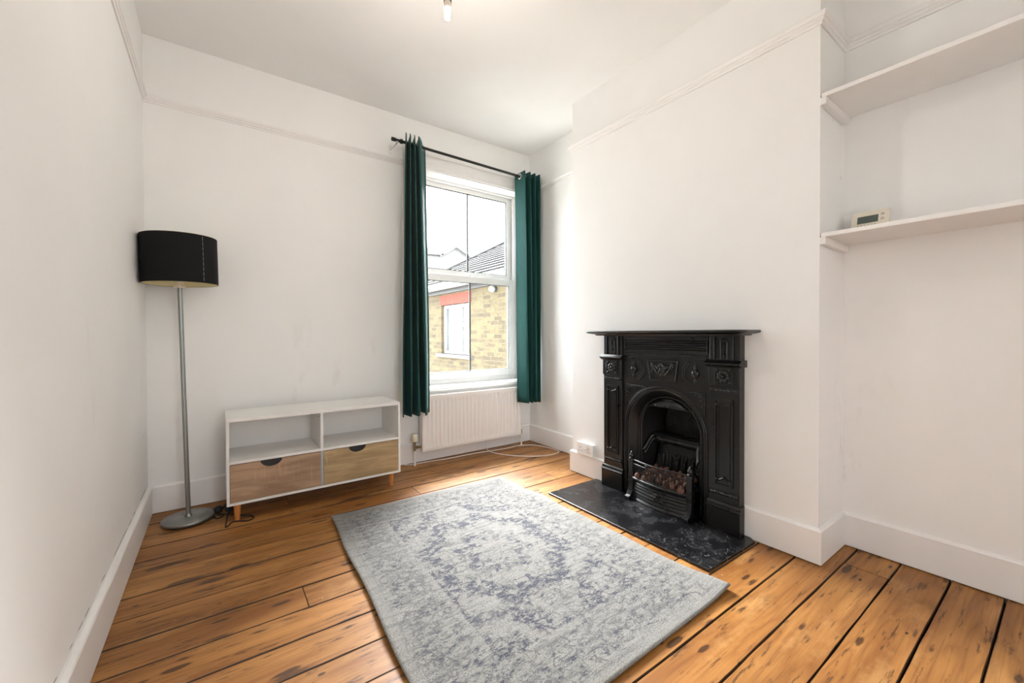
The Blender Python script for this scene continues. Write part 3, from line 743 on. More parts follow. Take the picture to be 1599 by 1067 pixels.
# pilasters
def rope(mb, d, s0, s1, z, n, r):
    for k in range(n):
        s_ = s0+(s1-s0)*(k+.5)/n; mb.ball(W(d, s_, z), (r, abs(s1-s0)/n*.55, r), 8, 6)
def pilaster(s0, s1):
    c = (s0+s1)/2; hw = (s1-s0)/2
    sh_ = MB().box(XC-.050, XC, s0, s1, .15, .995)
    po = obj('pilaster', sh_, M['iron'], fp, bevel=.002)
    b = MB().box(XC-.064, XC, s0-.008, s1+.008, HZ, .118)
    b.sweep([(0, .118), (.062, .118), (.066, .122), (.066, .128), (.058, .132), (.060, .139), (.056, .148), (.052, .152), (0, .152)], [(XC, s0-.008), (XC, s1+.008)])
    obj('plinth', b, M['iron'], po, bevel=.002)
    # sunk panel frame
    f = MB(); x0, x1 = XC-.0565, XC-.049; z0, z1 = .235, .672; a_ = hw*.62; w_ = .008
    f.box(x0, x1, c-a_, c-a_+w_, z0, z1); f.box(x0, x1, c+a_-w_, c+a_, z0, z1); f.box(x0, x1, c-a_, c+a_, z0, z0+w_); f.box(x0, x1, c-a_, c+a_, z1-w_, z1)
    f.box(x0+.002, x1, c-a_+.016, c-a_+.020, z0+.03, z1-.03); f.box(x0+.002, x1, c+a_-.020, c+a_-.016, z0+.03, z1-.03)
    f.tube([W(.055, c-.03+.06*k/12, z0+.022+.014*math.sin(PI*k/12)) for k in range(13)], .0045, 8)
    f.tube([W(.055, c-.03+.06*k/12, z1-.022-.014*math.sin(PI*k/12)) for k in range(13)], .0045, 8)
    for q in (-1, 1):
        f.ball(W(.057, c+q*a_*.72, z1-.03), .006, 8, 6); f.ball(W(.057, c+q*a_*.72, z0+.03), .006, 8, 6)
    f.ball(W(.058, c, z0+.040), .0075, 8, 6)
    obj('panel_moulding', f, M['iron'], po, bevel=.0015)
    # rope bands
    for z in (.1945, .716):
        f = MB()
        f.box(XC-.054, XC-.048, s0+.004, s1-.004, z-.014, z-.009); f.box(XC-.054, XC-.048, s0+.004, s1-.004, z+.009, z+.014)
        rope(f, .051, s0+.006, s1-.006, z, 14, .0075)
        f.box(XC-.0535, XC-.048, s0+.004, s1-.004, z-.0092, z+.0092)
        obj('rope_band', f, M['iron'], po, bevel=.001)
    # rosette block
    f = MB().box(XC-.058, XC-.048, s0-.002, s1+.002, .738, .834)
    f.box(XC-.062, XC-.056, c-.046, c+.046, .741, .748); f.box(XC-.062, XC-.056, c-.046, c+.046, .824, .831)
    f.box(XC-.062, XC-.056, c-.046, c-.039, .741, .831); f.box(XC-.062, XC-.056, c+.039, c+.046, .741, .831)
    for k in range(8):
        a = 2*PI*k/8+PI/8
        f.ball(W(.060, c+.021*math.cos(a), .786+.021*math.sin(a)), (.008, .012, .012), 8, 6)
    for q in (-1, 1):
        for p in (-1, 1): f.ball(W(.060, c+q*.031, .786+p*.031), (.006, .008, .008), 8, 6)
    f.ball(W(.062, c, .786), (.011, .010, .010), 10, 8)
    obj('rosette', f, M['iron'], po, bevel=.0015)
    # capital moulding
    f = MB().sweep([(0, .834), (.060, .834), (.064, .838), (.070, .842), (.078, .845), (.080, .852), (.074, .857), (.068, .859), (.060, .868), (0, .868)], [(XC, s0-.012), (XC, s1+.012)])
    obj('capital', f, M['iron'], po, bevel=.0015)
    # upper block with beaded slot
    f = MB(); f.box(XC-.058, XC-.048, c-.050, c-.044, .868, .984); f.box(XC-.058, XC-.048, c+.044, c+.050, .868, .984)
    sl = [W(.053, c-.016, .872)] + [W(.053, c-.016*math.cos(PI*k/10), .955+.016*math.sin(PI*k/10)) for k in range(11)] + [W(.053, c+.016, .872)]
    f.tube(sl, .0042, 8)
    for k in range(9): f.ball(W(.054, c, .878+k*.0098), (.0055, .0055, .0042), 8, 6)
    obj('beaded_slot', f, M['iron'], po, bevel=.0012)
    return po
pilaster(FS-HWF, FS-HWF+.150); pilaster(FS+HWF-.150, FS+HWF)
# louvred frieze
IN0, IN1 = FS-.272, FS+.272
f = MB()
for k in range(5):
    z = .9045 + k*.0125
    f.loft([[(XC-.040, s, z), (XC-.052, s, z+.0015), (XC-.052, s, z+.0045), (XC-.040, s, z+.0075)] for s in (IN0+.012, IN1-.012)], smooth=False)
f.box(XC-.047, XC-.038, IN0+.004, IN0+.012, .898, .966); f.box(XC-.047, XC-.038, IN1-.012, IN1-.004, .898, .966)
f.box(XC-.050, XC-.038, IN0, IN1, .972, .990)
obj('louvre', f, M['iron'], fp, bevel=.0008)
f = MB().box(XC-.046, XC-.038, IN0+.008, IN1-.008, .8855, .8885)
rope(f, .042, IN0+.012, IN1-.012, .880, 70, .0045)
f.box(XC-.050, XC-.038, IN0, FS-.20, .846, .856); f.box(XC-.050, XC-.038, FS+.20, IN1, .846, .856)
obj('bead_moulding', f, M['iron'], fp, bevel=.0008)
# fruit swag panel
f = MB(); z0, z1 = .735, .848
f.prism([(FS-.082, z0), (FS+.082, z0), (FS+.098, z1), (FS-.098, z1)], lambda a, b: W(.038, a, b), lambda a, b: W(.0435, a, b))
for p, q in (((-.098, z1), (.098, z1)), ((-.082, z0), (.082, z0)), ((-.098, z1), (-.082, z0)), ((.098, z1), (.082, z0))):
    f.tube([W(.0435, FS+p[0], p[1]), W(.0435, FS+q[0], q[1])], .0042, 8)
for (s, z, r) in ((0, .795, .017), (-.024, .803, .014), (.024, .803, .014), (-.012, .782, .013), (.013, .782, .013), (0, .768, .012), (-.012, .814, .013), (.014, .815, .013), (-.036, .812, .010), (.036, .812, .010), (0, .822, .012)):
    f.ball(W(.046, FS+s, z), (r*.9, r, r), 10, 8)
for q in (-1, 1):
    f.tube([W(.046, FS+q*(.062-.052*(k/10)), .822-.058*math.sin(PI/2*k/10)) for k in range(11)], lambda t_: .005+.003*math.sin(PI*t_), 8)
    f.tube([W(.046, FS+q*.066+q*.004*math.sin(k), .828-.007*k) for k in range(10)], lambda t_: .006-.004*t_, 8)
    f.ball(W(.047, FS+q*.064, .830), (.007, .009, .008), 8, 6)
obj('fruit_swag', f, M['iron'], fp, bevel=.001)
# urns in roundels
def urn(c):
    f = MB(); prof = [(.002, -.052), (.010, -.050), (.006, -.045), (.012, -.040), (.007, -.034), (.005, -.028), (.012, -.022), (.020, -.012), (.0225, 0), (.020, .012), (.012, .020), (.006, .024), (.009, .028), (.012, .033), (.006, .038), (.004, .044), (.007, .048), (.001, .054)]
    rings = []
    for r, h in prof: rings.append([(XC-.040-max(r, .001)*.75*math.cos(2*PI*k/16), c+max(r, .001)*math.sin(2*PI*k/16), .787+h) for k in range(16)])
    f.loft(rings); return obj('urn', f, M['iron'], fp)
for q in (-1, 1):
    urn(FS+q*.198)
for q in (-1, 1):
    c = FS+q*.198; f = MB()
    f.prism([(c-q*.083*math.cos(a_)*1, .787+.078*math.sin(a_)) for a_ in [-1.15+2.3*k/20 for k in range(21)]] + [(c-q*.056*math.cos(a_), .787+.052*math.sin(a_)) for a_ in [1.15-2.3*k/20 for k in range(21)]], lambda a, b: W(.038, a, b), lambda a, b: W(.0412, a, b))
    for rr in (.062, .074):
        f.tube([W(.041, c-q*rr*math.cos(-1.15+2.3*k/20), .787+rr*math.sin(-1.15+2.3*k/20)*.92) for k in range(21)], .003, 6)
    obj('roundel_moulding', f, M['iron'], fp)
# spandrels
for q in (-1, 1):
    f = MB()
    def S(a, b, d=.043): return W(d, FS+q*a, b)
    arc = [S((AR+.018)*math.cos(math.radians(28+40*k/12)), AS+(AR+.018)*math.sin(math.radians(28+40*k/12))) for k in range(13)]
    f.tube(arc, .0035, 6); f.tube([arc[-1], S(.252, .690), S(.252, .558), arc[0]], .003, 6)
    for (a, b, r) in ((.228, .668, .016), (.205, .676, .010), (.236, .640, .011), (.240, .615, .008), (.185, .680, .007)):
        f.tube([S(a+r*(1-.09*k)*math.cos(k*.75), b+r*(1-.09*k)*math.sin(k*.75), .044) for k in range(11)], .0032, 6)
    f.ball(S(.228, .668), (.007, .007, .007), 8, 6)
    f.prism([(FS+q*.252, .690), (FS+q*.252, .558)] + [(XC-XC+p_[1], p_[2]) for p_ in arc] + [(FS+q*.15, .690)], lambda a, b: W(.039, a, b), lambda a, b: W(.0422, a, b))
    obj('spandrel', f, M['iron'], fp)
# arch mouldings and splayed reveal
f = MB()
f.tube(arch(AR+.010, .041), .0055, 8); f.tube(arch(AR-.001, .0405), .004, 8)
obj('arch_moulding', f, M['iron'], fp)
IR = .196
rv_ = MB().loft([arch(AR, .039), arch(AR-.012, .030), arch(AR-.034, .006), arch(IR+.010, -.010), arch(IR+.006, -.018)], closed=False)
obj('arch_reveal', rv_, M['iron'], fp, solid=.003)
f = MB().tube(arch(IR+.004, -.014), .0065, 8)
f.loft([arch(IR+.010, -.016), arch(IR-.010, -.022), arch(IR-.012, -.028)], closed=False)
obj('opening_rim', f, M['iron'], fp)
# firebox shell
fbx = MB(); rA = IR-.006
def boxring(wd, d, top):
    return [W(d, FS+wd, HZ), W(d, FS+wd, .25)] + [W(d, FS+wd*math.cos(PI*k/16), AS+(top-AS)*math.sin(PI*k/16)) for k in range(17)] + [W(d, FS-wd, .25), W(d, FS-wd, HZ)]
fbx.loft([boxring(rA, -.026, AS+rA), boxring(rA-.012, -.10, AS+rA+.01), boxring(rA-.04, -.215, AS+rA)], closed=False)
fbx.add(boxring(rA-.04, -.215, AS+rA), [tuple(range(21))])
fbx.box(XC-.02, XC+.216, FS-rA-.01, FS+rA+.01, HZ, HZ+.002)
obj('firebox', fbx, M['iron_matt'], fp)
# fire back with ledge and arched flutes
def FB(s, z): return XC+.085+.10*max(0, (z-.10))/.30*.55
f = MB()
f.prism([(FS-.150, .10), (FS+.150, .10), (FS+.130, .335), (FS-.130, .335)], lambda a, b: (FB(a, b)+.02, a, b), lambda a, b: (FB(a, b), a, b))
for k in range(5):
    s = FS-.092+k*.046
    f.tube([(FB(0, z)-.001, s+dx, z) for dx, z in [(-.014, .15), (-.014, .265)] + [(-.014*math.cos(PI*j/8), .265+.014*math.sin(PI*j/8)) for j in range(1, 8)] + [(.014, .265), (.014, .15)]], .004, 6)
    f.tube([(FB(0, z)-.003, s, z) for z in (.15, .20, .26)], .008, 8)
obj('fire_back', f, M['iron_grate'], fp, bevel=.002)
f = MB().sweep([(-.13, .335), (-.085, .337), (-.080, .345), (-.088, .352), (-.088, .366), (-.082, .372), (-.090, .382), (-.10, .390), (-.15, .392)], [(XC, FS-.15), (XC, FS+.15)])
for q in (-1, 1):
    pts = [W(-.085+.065*t_, FS+q*(.148+.034*t_), .372-.085*(3*t_*t_-2*t_**3)) for t_ in [k/14 for k in range(15)]]
    f.tube(pts, .010, 8); f.tube([(p[0], p[1]-q*.010, p[2]-.016) for p in pts], .006, 8)
obj('fire_ledge', f, M['iron_grate'], fp)
for q in (-1, 1):
    f = MB()
    for k in range(6):
        z = .44+k*.014
        f.tube([W(-.17+.02*(j/8), FS+q*(.03+.05*(j/8)), z+.018*math.sin(PI*j/8)) for j in range(9)], .003, 6)
    obj('throat_relief', f, M['iron_matt'], fp)
# canopy hood
f = MB(); rows = []
for i in range(9):
    t_ = i/8; row = []
    for j in range(41):
        u_ = j/40; a = PI*u_
        sp_ = .138*math.cos(a)
        ztop = min(AS+math.sqrt(max(0, (IR-.004)**2-sp_**2)), .622)
        zl = .566+.010*math.sin(a)
        z = zl+(ztop-zl)*t_
        d = -.022+.030*math.sin(a)*math.sin(PI*(1-t_)*.5)**.7 + .0018*math.cos(u_*PI*30)*(1 if i < 5 else 0)
        row.append(W(d, FS+sp_, z))
    rows.append(row)
f.loft(rows, closed=False)
f.tube(rows[0], .0042, 6)
hd = obj('canopy_hood', f, M['iron_grate'], fp, solid=.003)
f = MB()
for k in range(7):
    a = math.radians(30+20*k); f.ball(W(-.012, FS+.05*math.cos(a), .600+.016*math.sin(a)), (.006, .010, .007), 8, 6)
f.ball(W(-.010, FS, .606), (.007, .014, .012), 8, 6)
obj('hood_crest', f, M['iron_grate'], fp)

# grate: bowed bars, posts, ash cover
gr_ = thing('fire_grate', 'bowed black fire grate with finial posts standing on the hearth', 'fire grate', (2.0, FS, HZ))
GC = FS-.005; GH = .188
def bow(u_, extra=0, b=.032): return .080+extra+b*math.sin(PI*u_)**.85
def bowpts(z, extra=0, n=28, b=.032, m=0): return [W(bow(u_, extra, b), GC-GH+m+(2*GH-2*m)*u_, z) for u_ in [k/n for k in range(n+1)]]
for q in (-1, 1):
    c = GC+q*GH; d = .080
    p = MB(); p.box(XC-d-.013, XC-d+.013, c-.0155, c+.0155, .100, .250)
    p.box(XC-d-.015, XC-d+.015, c-.0185, c+.0185, .236, .250); p.box(XC-d-.017, XC-d+.017, c-.0185, c+.0185, .112, .124)
    p.lathe([(.014, 0), (.017, .004), (.012, .008), (.016, .016), (.015, .024), (.009, .031), (.010, .035), (.005, .042), (.0, .046)], W(d, c, .250), n=14)
    ft = [(d-.010, .118), (d+.012, .118), (d+.014, .090), (d+.020, .060), (d+.034, .038), (d+.046, .030), (d+.050, HZ+.001), (d+.004, HZ+.001), (d+.006, .030), (d-.004, .060)]
    p.prism(ft, lambda a, b: W(a, c-.016, b), lambda a, b: W(a, c+.016, b))
    p.cyl(W(d+.040, c-.016, .024), W(d+.040, c+.016, .024), .011, n=14)
    p.box(XC-d+.01, XC-.030, c-.008, c+.008, .16, .19)
    obj('post', p, M['iron_grate'], gr_, bevel=.0015)
r_ = MB()
r_.tube(bowpts(.247), .0052, 8); r_.tube(bowpts(.224), .0048, 8); r_.tube(bowpts(.139, .002), .0075, 8); r_.tube(bowpts(.149), .004, 6)
for u_ in (.33, .67): r_.ball(W(bow(u_)+.001, GC-GH+2*GH*u_, .2355), (.008, .009, .010), 10, 8)
obj('rail', r_, M['iron_grate'], gr_)
for k in range(1, 20):
    u_ = k/20; b = MB()
    s = GC-GH+2*GH*u_
    b.tube([W(bow(u_)-.001+.002*math.sin(j*1.5), s+.002*math.cos(j*1.5), .140+.085*j/14) for j in range(15)], lambda t_: .0036+.0010*math.sin(t_*40), 7)
    obj('bar', b, M['iron_grate'], gr_)
as_ = MB(); prof = [(.004, .130), (.010, .126), (.006, .116), (.012, .108), (.008, .102), (.014, .092), (.009, .086), (.016, .074), (.011, .068), (.018, .056), (.013, .050), (.020, .036), (.016, .030), (.024, .020), (.026, HZ+.001), (-.008, HZ+.001), (-.008, .130)]
rings = []
for k in range(33):
    u_ = k/32
    rings.append([W(bow(u_, e-.010, .028), GC-GH+.016+(2*GH-.032)*u_, z) for e, z in prof])
as_.loft(rings, smooth=False)
ao = obj('ash_cover', as_, M['iron_grate'], gr_, bevel=.001)
f = MB(); dC = bow(.5, .006, .028)
for k in range(6): f.ball(W(dC, GC+.014*math.cos(k*PI/3), .078+.014*math.sin(k*PI/3)), (.006, .008, .008), 8, 6)
f.ball(W(dC+.002, GC, .078), (.007, .007, .007), 8, 6)
obj('ash_cover_rosette', f, M['iron_grate'], ao)
cb = MB()
for i in range(7):
    for j in range(4):
        s = GC-.135+.045*i+random.uniform(-.008, .008); d = .085-.045*j+random.uniform(-.006, .006)
        cb.ball(W(d, s, .160+.004*j+random.uniform(-.008, .010)), (random.uniform(.02, .028), random.uniform(.018, .026), random.uniform(.018, .03)), 8, 6)
for i in range(6):
    s = GC-.10+.04*i
    cb.tube([W(-.03, s, .16), W(-.034, s+.004, .20), W(-.036, s, .206+.010*(i % 2))], lambda t_: .016-.010*t_, 8)
o = obj('coals', cb, M['coal'], gr_); o['kind'] = 'stuff'; o['label'] = 'reddish ceramic coals'
obj('coal_tray', MB().box(XC-.07, XC+.08, GC-.165, GC+.165, .128, .136).box(XC-.02, XC+.0, GC-.13, GC-.11, HZ+.001, .128).box(XC-.02, XC+.0, GC+.11, GC+.13, HZ+.001, .128), M['iron_matt'], gr_)

# ------------------------------------------------------------------ socket
M['socket'] = simple('white_socket_plastic', (.80, .79, .775, 1), .3, nscale=10, namt=.008)
M['pinhole'] = simple('socket_hole', lin(58, 54, 52), .6)
sk = thing('power_socket', 'white double power socket low on the chimney breast beside the fireplace', 'socket', (2.085, 2.02, .19))
sy0, sy1, sz0, sz1, sx = 1.942, 2.096, .150, .236, 2.070
obj('back_box', MB().box(sx+.008, XC, sy0+.002, sy1-.002, sz0+.002, sz1-.002), M['socket'], sk, bevel=.002)
fo = obj('faceplate', MB().box(sx-.001, sx+.008, sy0, sy1, sz0, sz1), M['socket'], sk, bevel=.0025)
for c in (sy0+.037, sy1-.037):
    h = MB()
    h.box(sx-.0016, sx+.001, c-.0022, c+.0022, .1985, .2065)
    for q in (-.011, .011): h.box(sx-.0016, sx+.001, c+q-.0032, c+q+.0032, .176, .1805)
    obj('pin_holes', h, M['pinhole'], fo)
for c in (2.019-.010, 2.019+.010):
    obj('rocker_switch', MB().prism([(.196, 0), (.222, 0), (.222, .002), (.209, .0035), (.196, .006)], lambda a, b: (sx-.001-b, c-.006, a), lambda a, b: (sx-.001-b, c+.006, a)), M['socket'], fo)

# ------------------------------------------------------------------ alcove shelves
def shelf(z0, z1, label):
    zc_ = z0
    root = thing('shelf', label, 'shelf', (2.25, -.2, z0), 'white shelves in the alcove')
    obj('board', MB().box(XC-.003, XR-.001, YR+.02, YC0-.006, z0, z1), M['trim'], root, bevel=.002)
    obj('cleat', MB().prism([(XC-.006, z0-.031), (XC-.006, z0), (2.388, z0), (2.388, z0-.031), (2.37, z0-.036)], lambda a, b: (a, YC0-.024, b), lambda a, b: (a, YC0-.0005, b)), M['trim'], root, bevel=.003)
    obj('cleat', MB().box(XC+.01, XR-.001, YR+.001, YR+.02, z0-.031, z0), M['trim'], root, bevel=.003)
shelf(2.003, 2.021, 'upper empty white alcove shelf near the picture rail')
shelf(1.410, 1.428, 'lower white alcove shelf carrying the thermostat')

# thermostat leaning on the lower shelf
M['lcd'] = simple('lcd_screen', lin(78, 90, 84), .25)
M['therm'] = simple('offwhite_thermostat_plastic', lin(222, 214, 198), .4)
M['thermgrey'] = simple('grey_button', lin(182, 174, 160), .5)
th = thing('thermostat', 'small white programmable thermostat leaning on the lower alcove shelf', 'thermostat', (2.27, .57, 1.428))
ty0, ty1 = .475, .60; tb, tt_ = 1.4285, 1.528; xb_, xt_ = 2.262, 2.292
def TH(s, h, d): 
    f_ = h/(tt_-tb); return (xb_+(xt_-xb_)*f_-d, s, tb+h)
hh = tt_-tb
def tbox(s0, s1, h0, h1, d0, d1):
    m = MB(); m.prism([(s0, h0), (s1, h0), (s1, h1), (s0, h1)], lambda a, b: TH(a, b, d0), lambda a, b: TH(a, b, d1)); return m
bo = obj('casing', tbox(ty0, ty1, 0, hh, -.026, 0), M['therm'], th, bevel=.004)
o = obj('screen', tbox(.508, .578, .046, .078, -.001, .0008), M['lcd'], th); o['label'] = 'grey-green display'
o = obj('button', tbox(.489, .500, .072, .082, -.001, .002), M['thermgrey'], th, bevel=.0006)
o = obj('button', tbox(.489, .500, .052, .062, -.001, .002), M['thermgrey'], th, bevel=.0006)
for k in range(6):
    s = .513+k*.0115; obj('button', tbox(s, s+.007, .034, .039, -.001, .0015), M['thermgrey'], th)
sl = tbox(.492, .502, .006, .010, -.001, .0008)
obj('clip_slot', tbox(.490, .502, .004, .010, -.001, .0008), M['dot'], th); obj('clip_slot', tbox(.578, .590, .004, .010, -.001, .0008), M['dot'], th)
pr = MB()
obj('lower_flap', tbox(.505, .583, .012, .026, -.001, .0010), M['therm'], th, bevel=.0005)

# ------------------------------------------------------------------ pendant lampholder
M['holder'] = simple('white_pendant_plastic', lin(232, 222, 206), .4)
M['holder_dark'] = simple('brown_pendant_ring', lin(52, 40, 28), .5)
_t = NT('bulb_fill_glow'); _e = _t.n('Emission'); _e.inputs[0].default_value = (1.0, .93, .84, 1); _e.inputs[1].default_value = 1050  # bulb is really off; strong glow added to fill the room
_t.t.links.new(_e.outputs[0], _t.out.inputs[0]); M['bulb'] = _t.m
pd = thing('pendant_lamp', 'bare pendant bulb and lampholder hanging from the ceiling', 'lamp', (.781, 1.537, H))
px_, py_ = .781, 1.537
obj('ceiling_rose', MB().lathe([(.045, 0), (.045, -.012), (.036, -.024), (.012, -.030), (0, -.030)], (px_, py_, H), n=32), M['holder'], pd)
obj('cord', MB().cyl((px_, py_, H-.02), (px_, py_, 2.39), .003, n=10), M['holder'], pd)
obj('holder_cap', MB().lathe([(.004, .034), (.012, .030), (.0155, .018), (.0165, 0), (0, 0)], (px_, py_, 2.372), n=24), M['holder_dark'], pd)
obj('holder_skirt', MB().lathe([(.014, .004), (.0150, 0), (.0150, -.024), (.013, -.027), (0, -.027)], (px_, py_, 2.371), n=24), M['holder'], pd)
obj('bulb', MB().lathe([(.0095, 0), (.0095, -.034), (.007, -.042), (.0, -.046)], (px_, py_, 2.345), n=20), M['bulb'], pd)

# ------------------------------------------------------------------ outside the window
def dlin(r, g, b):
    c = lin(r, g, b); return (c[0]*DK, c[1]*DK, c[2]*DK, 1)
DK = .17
def brick_mat():
    t = NT('london_stock_brick'); co = t.coord(); x, y, z = t.sep(co)
    uv = t.comb(t.math('ADD', y, x), z, 0.0)
    b = t.t.nodes.new('ShaderNodeTexBrick'); t.t.links.new(uv, b.inputs['Vector'])
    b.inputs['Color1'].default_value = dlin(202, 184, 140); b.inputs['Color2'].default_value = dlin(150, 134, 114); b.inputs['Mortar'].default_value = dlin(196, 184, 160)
    b.inputs['Scale'].default_value = 1.0; b.inputs['Mortar Size'].default_value = .005; b.inputs['Brick Width'].default_value = .19; b.inputs['Row Height'].default_value = .063
    b.inputs['Bias'].default_value = -.15
    n = t.noise(co, 3.5, 5, .7); n2 = t.noise(t.mapping(co, (1, 1, 3)), 14, 4, .7)
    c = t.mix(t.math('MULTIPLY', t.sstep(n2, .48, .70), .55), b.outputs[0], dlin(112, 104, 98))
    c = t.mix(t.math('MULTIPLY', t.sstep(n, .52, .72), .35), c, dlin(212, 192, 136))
    return t.bsdf(c, .9, 0, t.bump(b.outputs['Fac'], -.4, .01), .2)
M['brick'] = brick_mat()
def sl_(r, g, b):
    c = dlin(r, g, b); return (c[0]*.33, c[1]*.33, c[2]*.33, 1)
def tile_mat(name, c1, c2, rot):
    t = NT(name); co = t.coord(); x, y, z = t.sep(co)
    uv = t.comb(y, t.math('MULTIPLY', z, 1.6), 0.0) if rot else t.comb(x, t.math('MULTIPLY', z, 1.5), 0.0)
    b = t.t.nodes.new('ShaderNodeTexBrick'); t.t.links.new(uv, b.inputs['Vector'])
    b.inputs['Color1'].default_value = c1; b.inputs['Color2'].default_value = c2; b.inputs['Mortar'].default_value = tuple(v*.35 for v in c1[:3])+(1,)
    b.inputs['Scale'].default_value = 1.0; b.inputs['Mortar Size'].default_value = .014; b.inputs['Brick Width'].default_value = .24; b.inputs['Row Height'].default_value = .22
    return t.bsdf(b.outputs[0], .8, 0, t.bump(b.outputs['Fac'], -.6, .03), .3)
M['slate'] = tile_mat('grey_roof_tile', sl_(126, 124, 126), sl_(156, 150, 150), True)
M['redtile'] = tile_mat('red_roof_tile', dlin(186, 110, 90), dlin(200, 130, 110), True)
M['redbrick'] = simple('red_lintel_brick', dlin(224, 108, 78), .85, nscale=9, namt=.2)
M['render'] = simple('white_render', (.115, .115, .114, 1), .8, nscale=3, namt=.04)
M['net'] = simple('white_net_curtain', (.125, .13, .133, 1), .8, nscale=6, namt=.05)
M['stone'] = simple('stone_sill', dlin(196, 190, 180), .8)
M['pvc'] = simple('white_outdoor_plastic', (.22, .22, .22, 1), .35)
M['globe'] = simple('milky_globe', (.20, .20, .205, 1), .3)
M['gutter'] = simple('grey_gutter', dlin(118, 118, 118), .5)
HX = 3.15; HY0, HY1 = 4.486, 8.55; HE = 1.86
house = thing('brick_house', 'yellow brick house with white window seen through the lower sash', 'house', (4.4, 6.8, -2.4))
wy0, wy1, wz0, wz1 = 5.50, 6.50, .672, 1.50
hm = MB()
hm.box(HX, HX+.3, HY0, wy0, -2.4, HE); hm.box(HX, HX+.3, wy1, HY1, -2.4, HE); hm.box(HX, HX+.3, wy0, wy1, -2.4, wz0); hm.box(HX, HX+.3, wy0, wy1, wz1, HE)
hm.box(HX+.3, HX+4, HY0, HY0+.3, -2.4, HE); hm.box(HX+.3, HX+4, HY1-.3, HY1, -2.4, HE); hm.box(HX+3.7, HX+4, HY0+.3, HY1-.3, -2.4, HE)
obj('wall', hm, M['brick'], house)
rm_ = MB()
EX0, EX1, EZ, RGX, RGZ = HX-.13, HX+4.13, HE-.07, HX+2.0, 3.08
RY0, RY1 = HY0-.12, HY1-2.0
V = [(EX0, RY0, EZ), (EX1, RY0, EZ), (EX1, HY1+.13, EZ), (EX0, HY1+.13, EZ), (RGX, RY0, RGZ), (RGX, RY1, RGZ)]
rm_.add(V, [(0, 4, 5, 3), (1, 2, 5, 4), (3, 5, 2), (0, 1, 4), (0, 3, 2, 1)])
for k in range(16):                                      # tile courses stand a little proud
    f_ = k/16; x = EX0+(RGX-EX0)*f_; z = EZ+(RGZ-EZ)*f_; ye = HY1+.13+(RY1-HY1-.13)*f_
    rm_.loft([[(x-.01, y, z-.004), (x+.10, y, z+.062), (x+.012, y, z+.030), (x-.014, y, z+.016)] for y in (RY0, ye)], smooth=False)
rm_.tube([V[3], V[5]], .05, 8); rm_.tube([V[4], V[5]], .05, 8)
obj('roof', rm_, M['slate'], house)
gt = MB().cyl((HX-.16, HY0-.12, HE-.075), (HX-.16, HY1+.1, HE-.075), .05, n=16)
obj('gutter', gt, M['pvc'], house)
obj('fascia', MB().box(HX-.05, HX-.001, HY0-.1, HY1+.1, HE-.17, HE-.04), M['gutter'], house)
lm = MB(); nb = 20; cy = (wy0+wy1)/2
for k in range(nb):
    y0 = wy0-.05+(wy1-wy0+.10)*k/nb; y1 = wy0-.05+(wy1-wy0+.10)*(k+1)/nb-.008; sl_ = .02*(k-nb/2+.5)/nb
    lm.prism([(y0, wz1), (y1, wz1), (y1+sl_, wz1+.165), (y0+sl_, wz1+.165)], lambda a, b: (HX-.006, a, b), lambda a, b: (HX+.05, a, b))
o = obj('window_lintel', lm, M['redbrick'], house); o['label'] = 'red brick lintel'
obj('window_sill', MB().box(HX-.05, HX+.1, wy0-.10, wy1+.14, wz0-.06, wz0), M['stone'], house, bevel=.006)
hf = MB(); x0, x1 = HX+.05, HX+.11; t_ = .055
hf.box(x0, x1, wy0, wy0+t_, wz0, wz1); hf.box(x0, x1, wy1-t_, wy1, wz0, wz1); hf.box(x0, x1, wy0+t_, wy1-t_, wz0, wz0+t_); hf.box(x0, x1, wy0+t_, wy1-t_, wz1-t_, wz1)
hf.box(x0, x1, 5.87, 5.93, wz0+t_, wz1-t_); hf.box(x0, x1, wy0+t_, 5.87, 1.125, 1.190)
ho = obj('house_window', hf, M['pvc'], house, bevel=.006)
obj('pane', MB().box(HX+.075, HX+.08, wy0+t_, wy1-t_, wz0+t_, wz1-t_), M['glass'], ho)
nc = MB(); rr_ = [[], []]
for k in range(121):
    y = wy0+.03+(wy1-wy0-.06)*k/120; xx = HX+.104+.008*math.sin(k*1.35)+.004*math.sin(k*.5)
    rr_[0].append((xx, y, wz0+.03)); rr_[1].append((xx, y, wz1-.03))
nc.loft(rr_, closed=False)
obj('net_curtain', nc, M['net'], ho)
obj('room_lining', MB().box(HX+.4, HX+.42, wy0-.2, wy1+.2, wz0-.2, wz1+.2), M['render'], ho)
sl = thing('outdoor_light', 'round white outdoor lamp on the brick wall', 'lamp', (HX, 4.775, 1.63))
obj('lamp_base', MB().cyl((HX-.0005, 4.775, 1.63), (HX-.03, 4.775, 1.63), .042, n=20), M['gutter'], sl)
obj('lamp_globe', MB().ball((HX-.065, 4.775, 1.63), .048, 20, 14), M['globe'], sl)
gh = thing('gabled_house', 'pale gabled house with chimney stack seen through the upper sash', 'house', (6.3, 12.4, -2.4))
gx0, gx1, gz, gpz, gpx = 5.35, 7.25, 3.38, 3.84, 6.33
g_ = MB()
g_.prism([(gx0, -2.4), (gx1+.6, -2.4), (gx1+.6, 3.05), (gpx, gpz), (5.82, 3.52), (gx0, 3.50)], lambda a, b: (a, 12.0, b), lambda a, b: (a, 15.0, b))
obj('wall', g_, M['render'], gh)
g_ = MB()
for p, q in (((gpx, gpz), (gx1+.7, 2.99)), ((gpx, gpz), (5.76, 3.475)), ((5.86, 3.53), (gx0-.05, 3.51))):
    g_.loft([[(p[0], y, p[1]+.005), (q[0], y, q[1]+.005), (q[0], y, q[1]+.06), (p[0], y, p[1]+.06)] for y in (11.9, 15.1)], smooth=False)
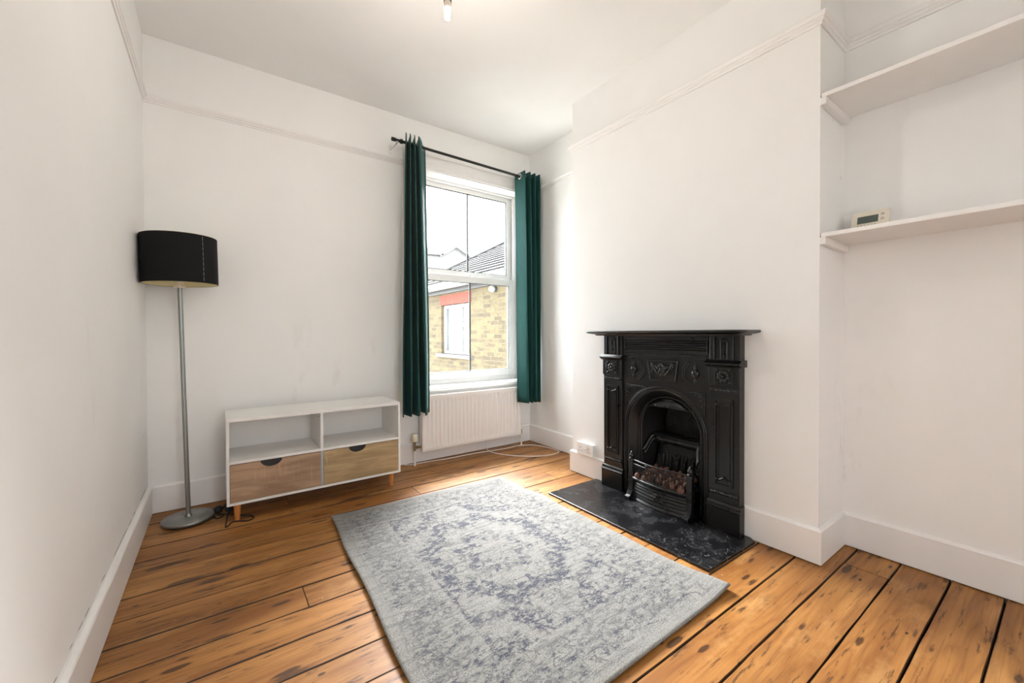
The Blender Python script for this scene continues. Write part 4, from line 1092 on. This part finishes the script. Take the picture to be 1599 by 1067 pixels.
obj('roof', g_, simple('pale_roof_edge', (.13, .13, .133, 1), .8), gh)
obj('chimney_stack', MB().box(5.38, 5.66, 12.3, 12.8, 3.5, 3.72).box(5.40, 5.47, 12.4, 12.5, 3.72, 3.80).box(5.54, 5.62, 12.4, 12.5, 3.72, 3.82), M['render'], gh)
gm = simple('grey_paving', lin(168, 164, 156), .9, nscale=3, namt=.1)
gx = MB().box(-40, 60, YB+.25, 80, -2.5, -2.4).box(-40, 60, -60, YR-T, -2.5, -2.4)
struct(obj('ground', gx, gm))

# ------------------------------------------------------------------ light
world = bpy.data.worlds.new('World'); bpy.context.scene.world = world; world.use_nodes = True
bg = world.node_tree.nodes['Background']; bg.inputs[0].default_value = (.93, .97, 1.0, 1); bg.inputs[1].default_value = 9.6
def area(name, loc, rot, sx_, sy_, power, col):
    l = bpy.data.lights.new(name, 'AREA'); l.shape = 'RECTANGLE'; l.size = sx_; l.size_y = sy_; l.energy = power; l.color = col
    o = bpy.data.objects.new(name, l); C.objects.link(o); o.location = loc; o.rotation_euler = rot; return o
rp = area('rear_fill_portal', ((RX0+RX1)/2, YR-T-.01, (RZ0+RZ1)/2), (PI/2, 0, 0), RX1-RX0, RZ1-RZ0, 1, (1, 1, 1)); rp.data.cycles.is_portal = True  # sky portal for the added, unseen rear window
sn = bpy.data.lights.new('fill_sun', 'SUN'); sn.energy = 40; sn.angle = math.radians(46); sn.color = (1.0, 1.0, 1.0)  # sky is overcast; wide soft sun added to strengthen daylight through the window
so_ = bpy.data.objects.new('fill_sun', sn); C.objects.link(so_)
_a, _e = math.radians(22), math.radians(34)
so_.rotation_euler = Vector((math.sin(_a)*math.cos(_e), math.cos(_a)*math.cos(_e), math.sin(_e))).to_track_quat('Z', 'Y').to_euler()
pl = area('window_portal', (1.81, YB+.24, 1.42), (-PI/2, 0, 0), .98, 1.74, 1, (1, 1, 1)); pl.data.cycles.is_portal = True

# ------------------------------------------------------------------ camera
yaw, pit, rol = (math.radians(v) for v in (35.6485, .6323, -.1947)); F_PX, SY = 638.487, -4.2692
c, s = math.cos(yaw), math.sin(yaw)
Fv = Vector((s*math.cos(pit), c*math.cos(pit), -math.sin(pit))); Rv = Vector((c, -s, 0)); Uv = Rv.cross(Fv)
R2 = Rv*math.cos(rol) + Uv*math.sin(rol); U2 = Uv*math.cos(rol) - Rv*math.sin(rol)
cd = bpy.data.cameras.new('camera'); cam = bpy.data.objects.new('camera', cd); C.objects.link(cam)
cam.matrix_world = Matrix(((R2.x, U2.x, -Fv.x, 0), (R2.y, U2.y, -Fv.y, 0), (R2.z, U2.z, -Fv.z, 1.0), (0, 0, 0, 1)))
cd.sensor_fit = 'HORIZONTAL'; cd.sensor_width = 36; cd.lens = 36*F_PX/1599; cd.shift_y = SY/1599; cd.clip_start = .02
sc_ = bpy.context.scene; sc_.camera = cam
sc_.view_settings.view_transform = 'Standard'; sc_.view_settings.look = 'None'; sc_.view_settings.gamma = 1; sc_.view_settings.use_curve_mapping = False
sc_.view_settings.exposure = 0.48
sc_.cycles.max_bounces = 10; sc_.cycles.diffuse_bounces = 6; sc_.cycles.transparent_max_bounces = 12
sc_.cycles.use_denoising = True
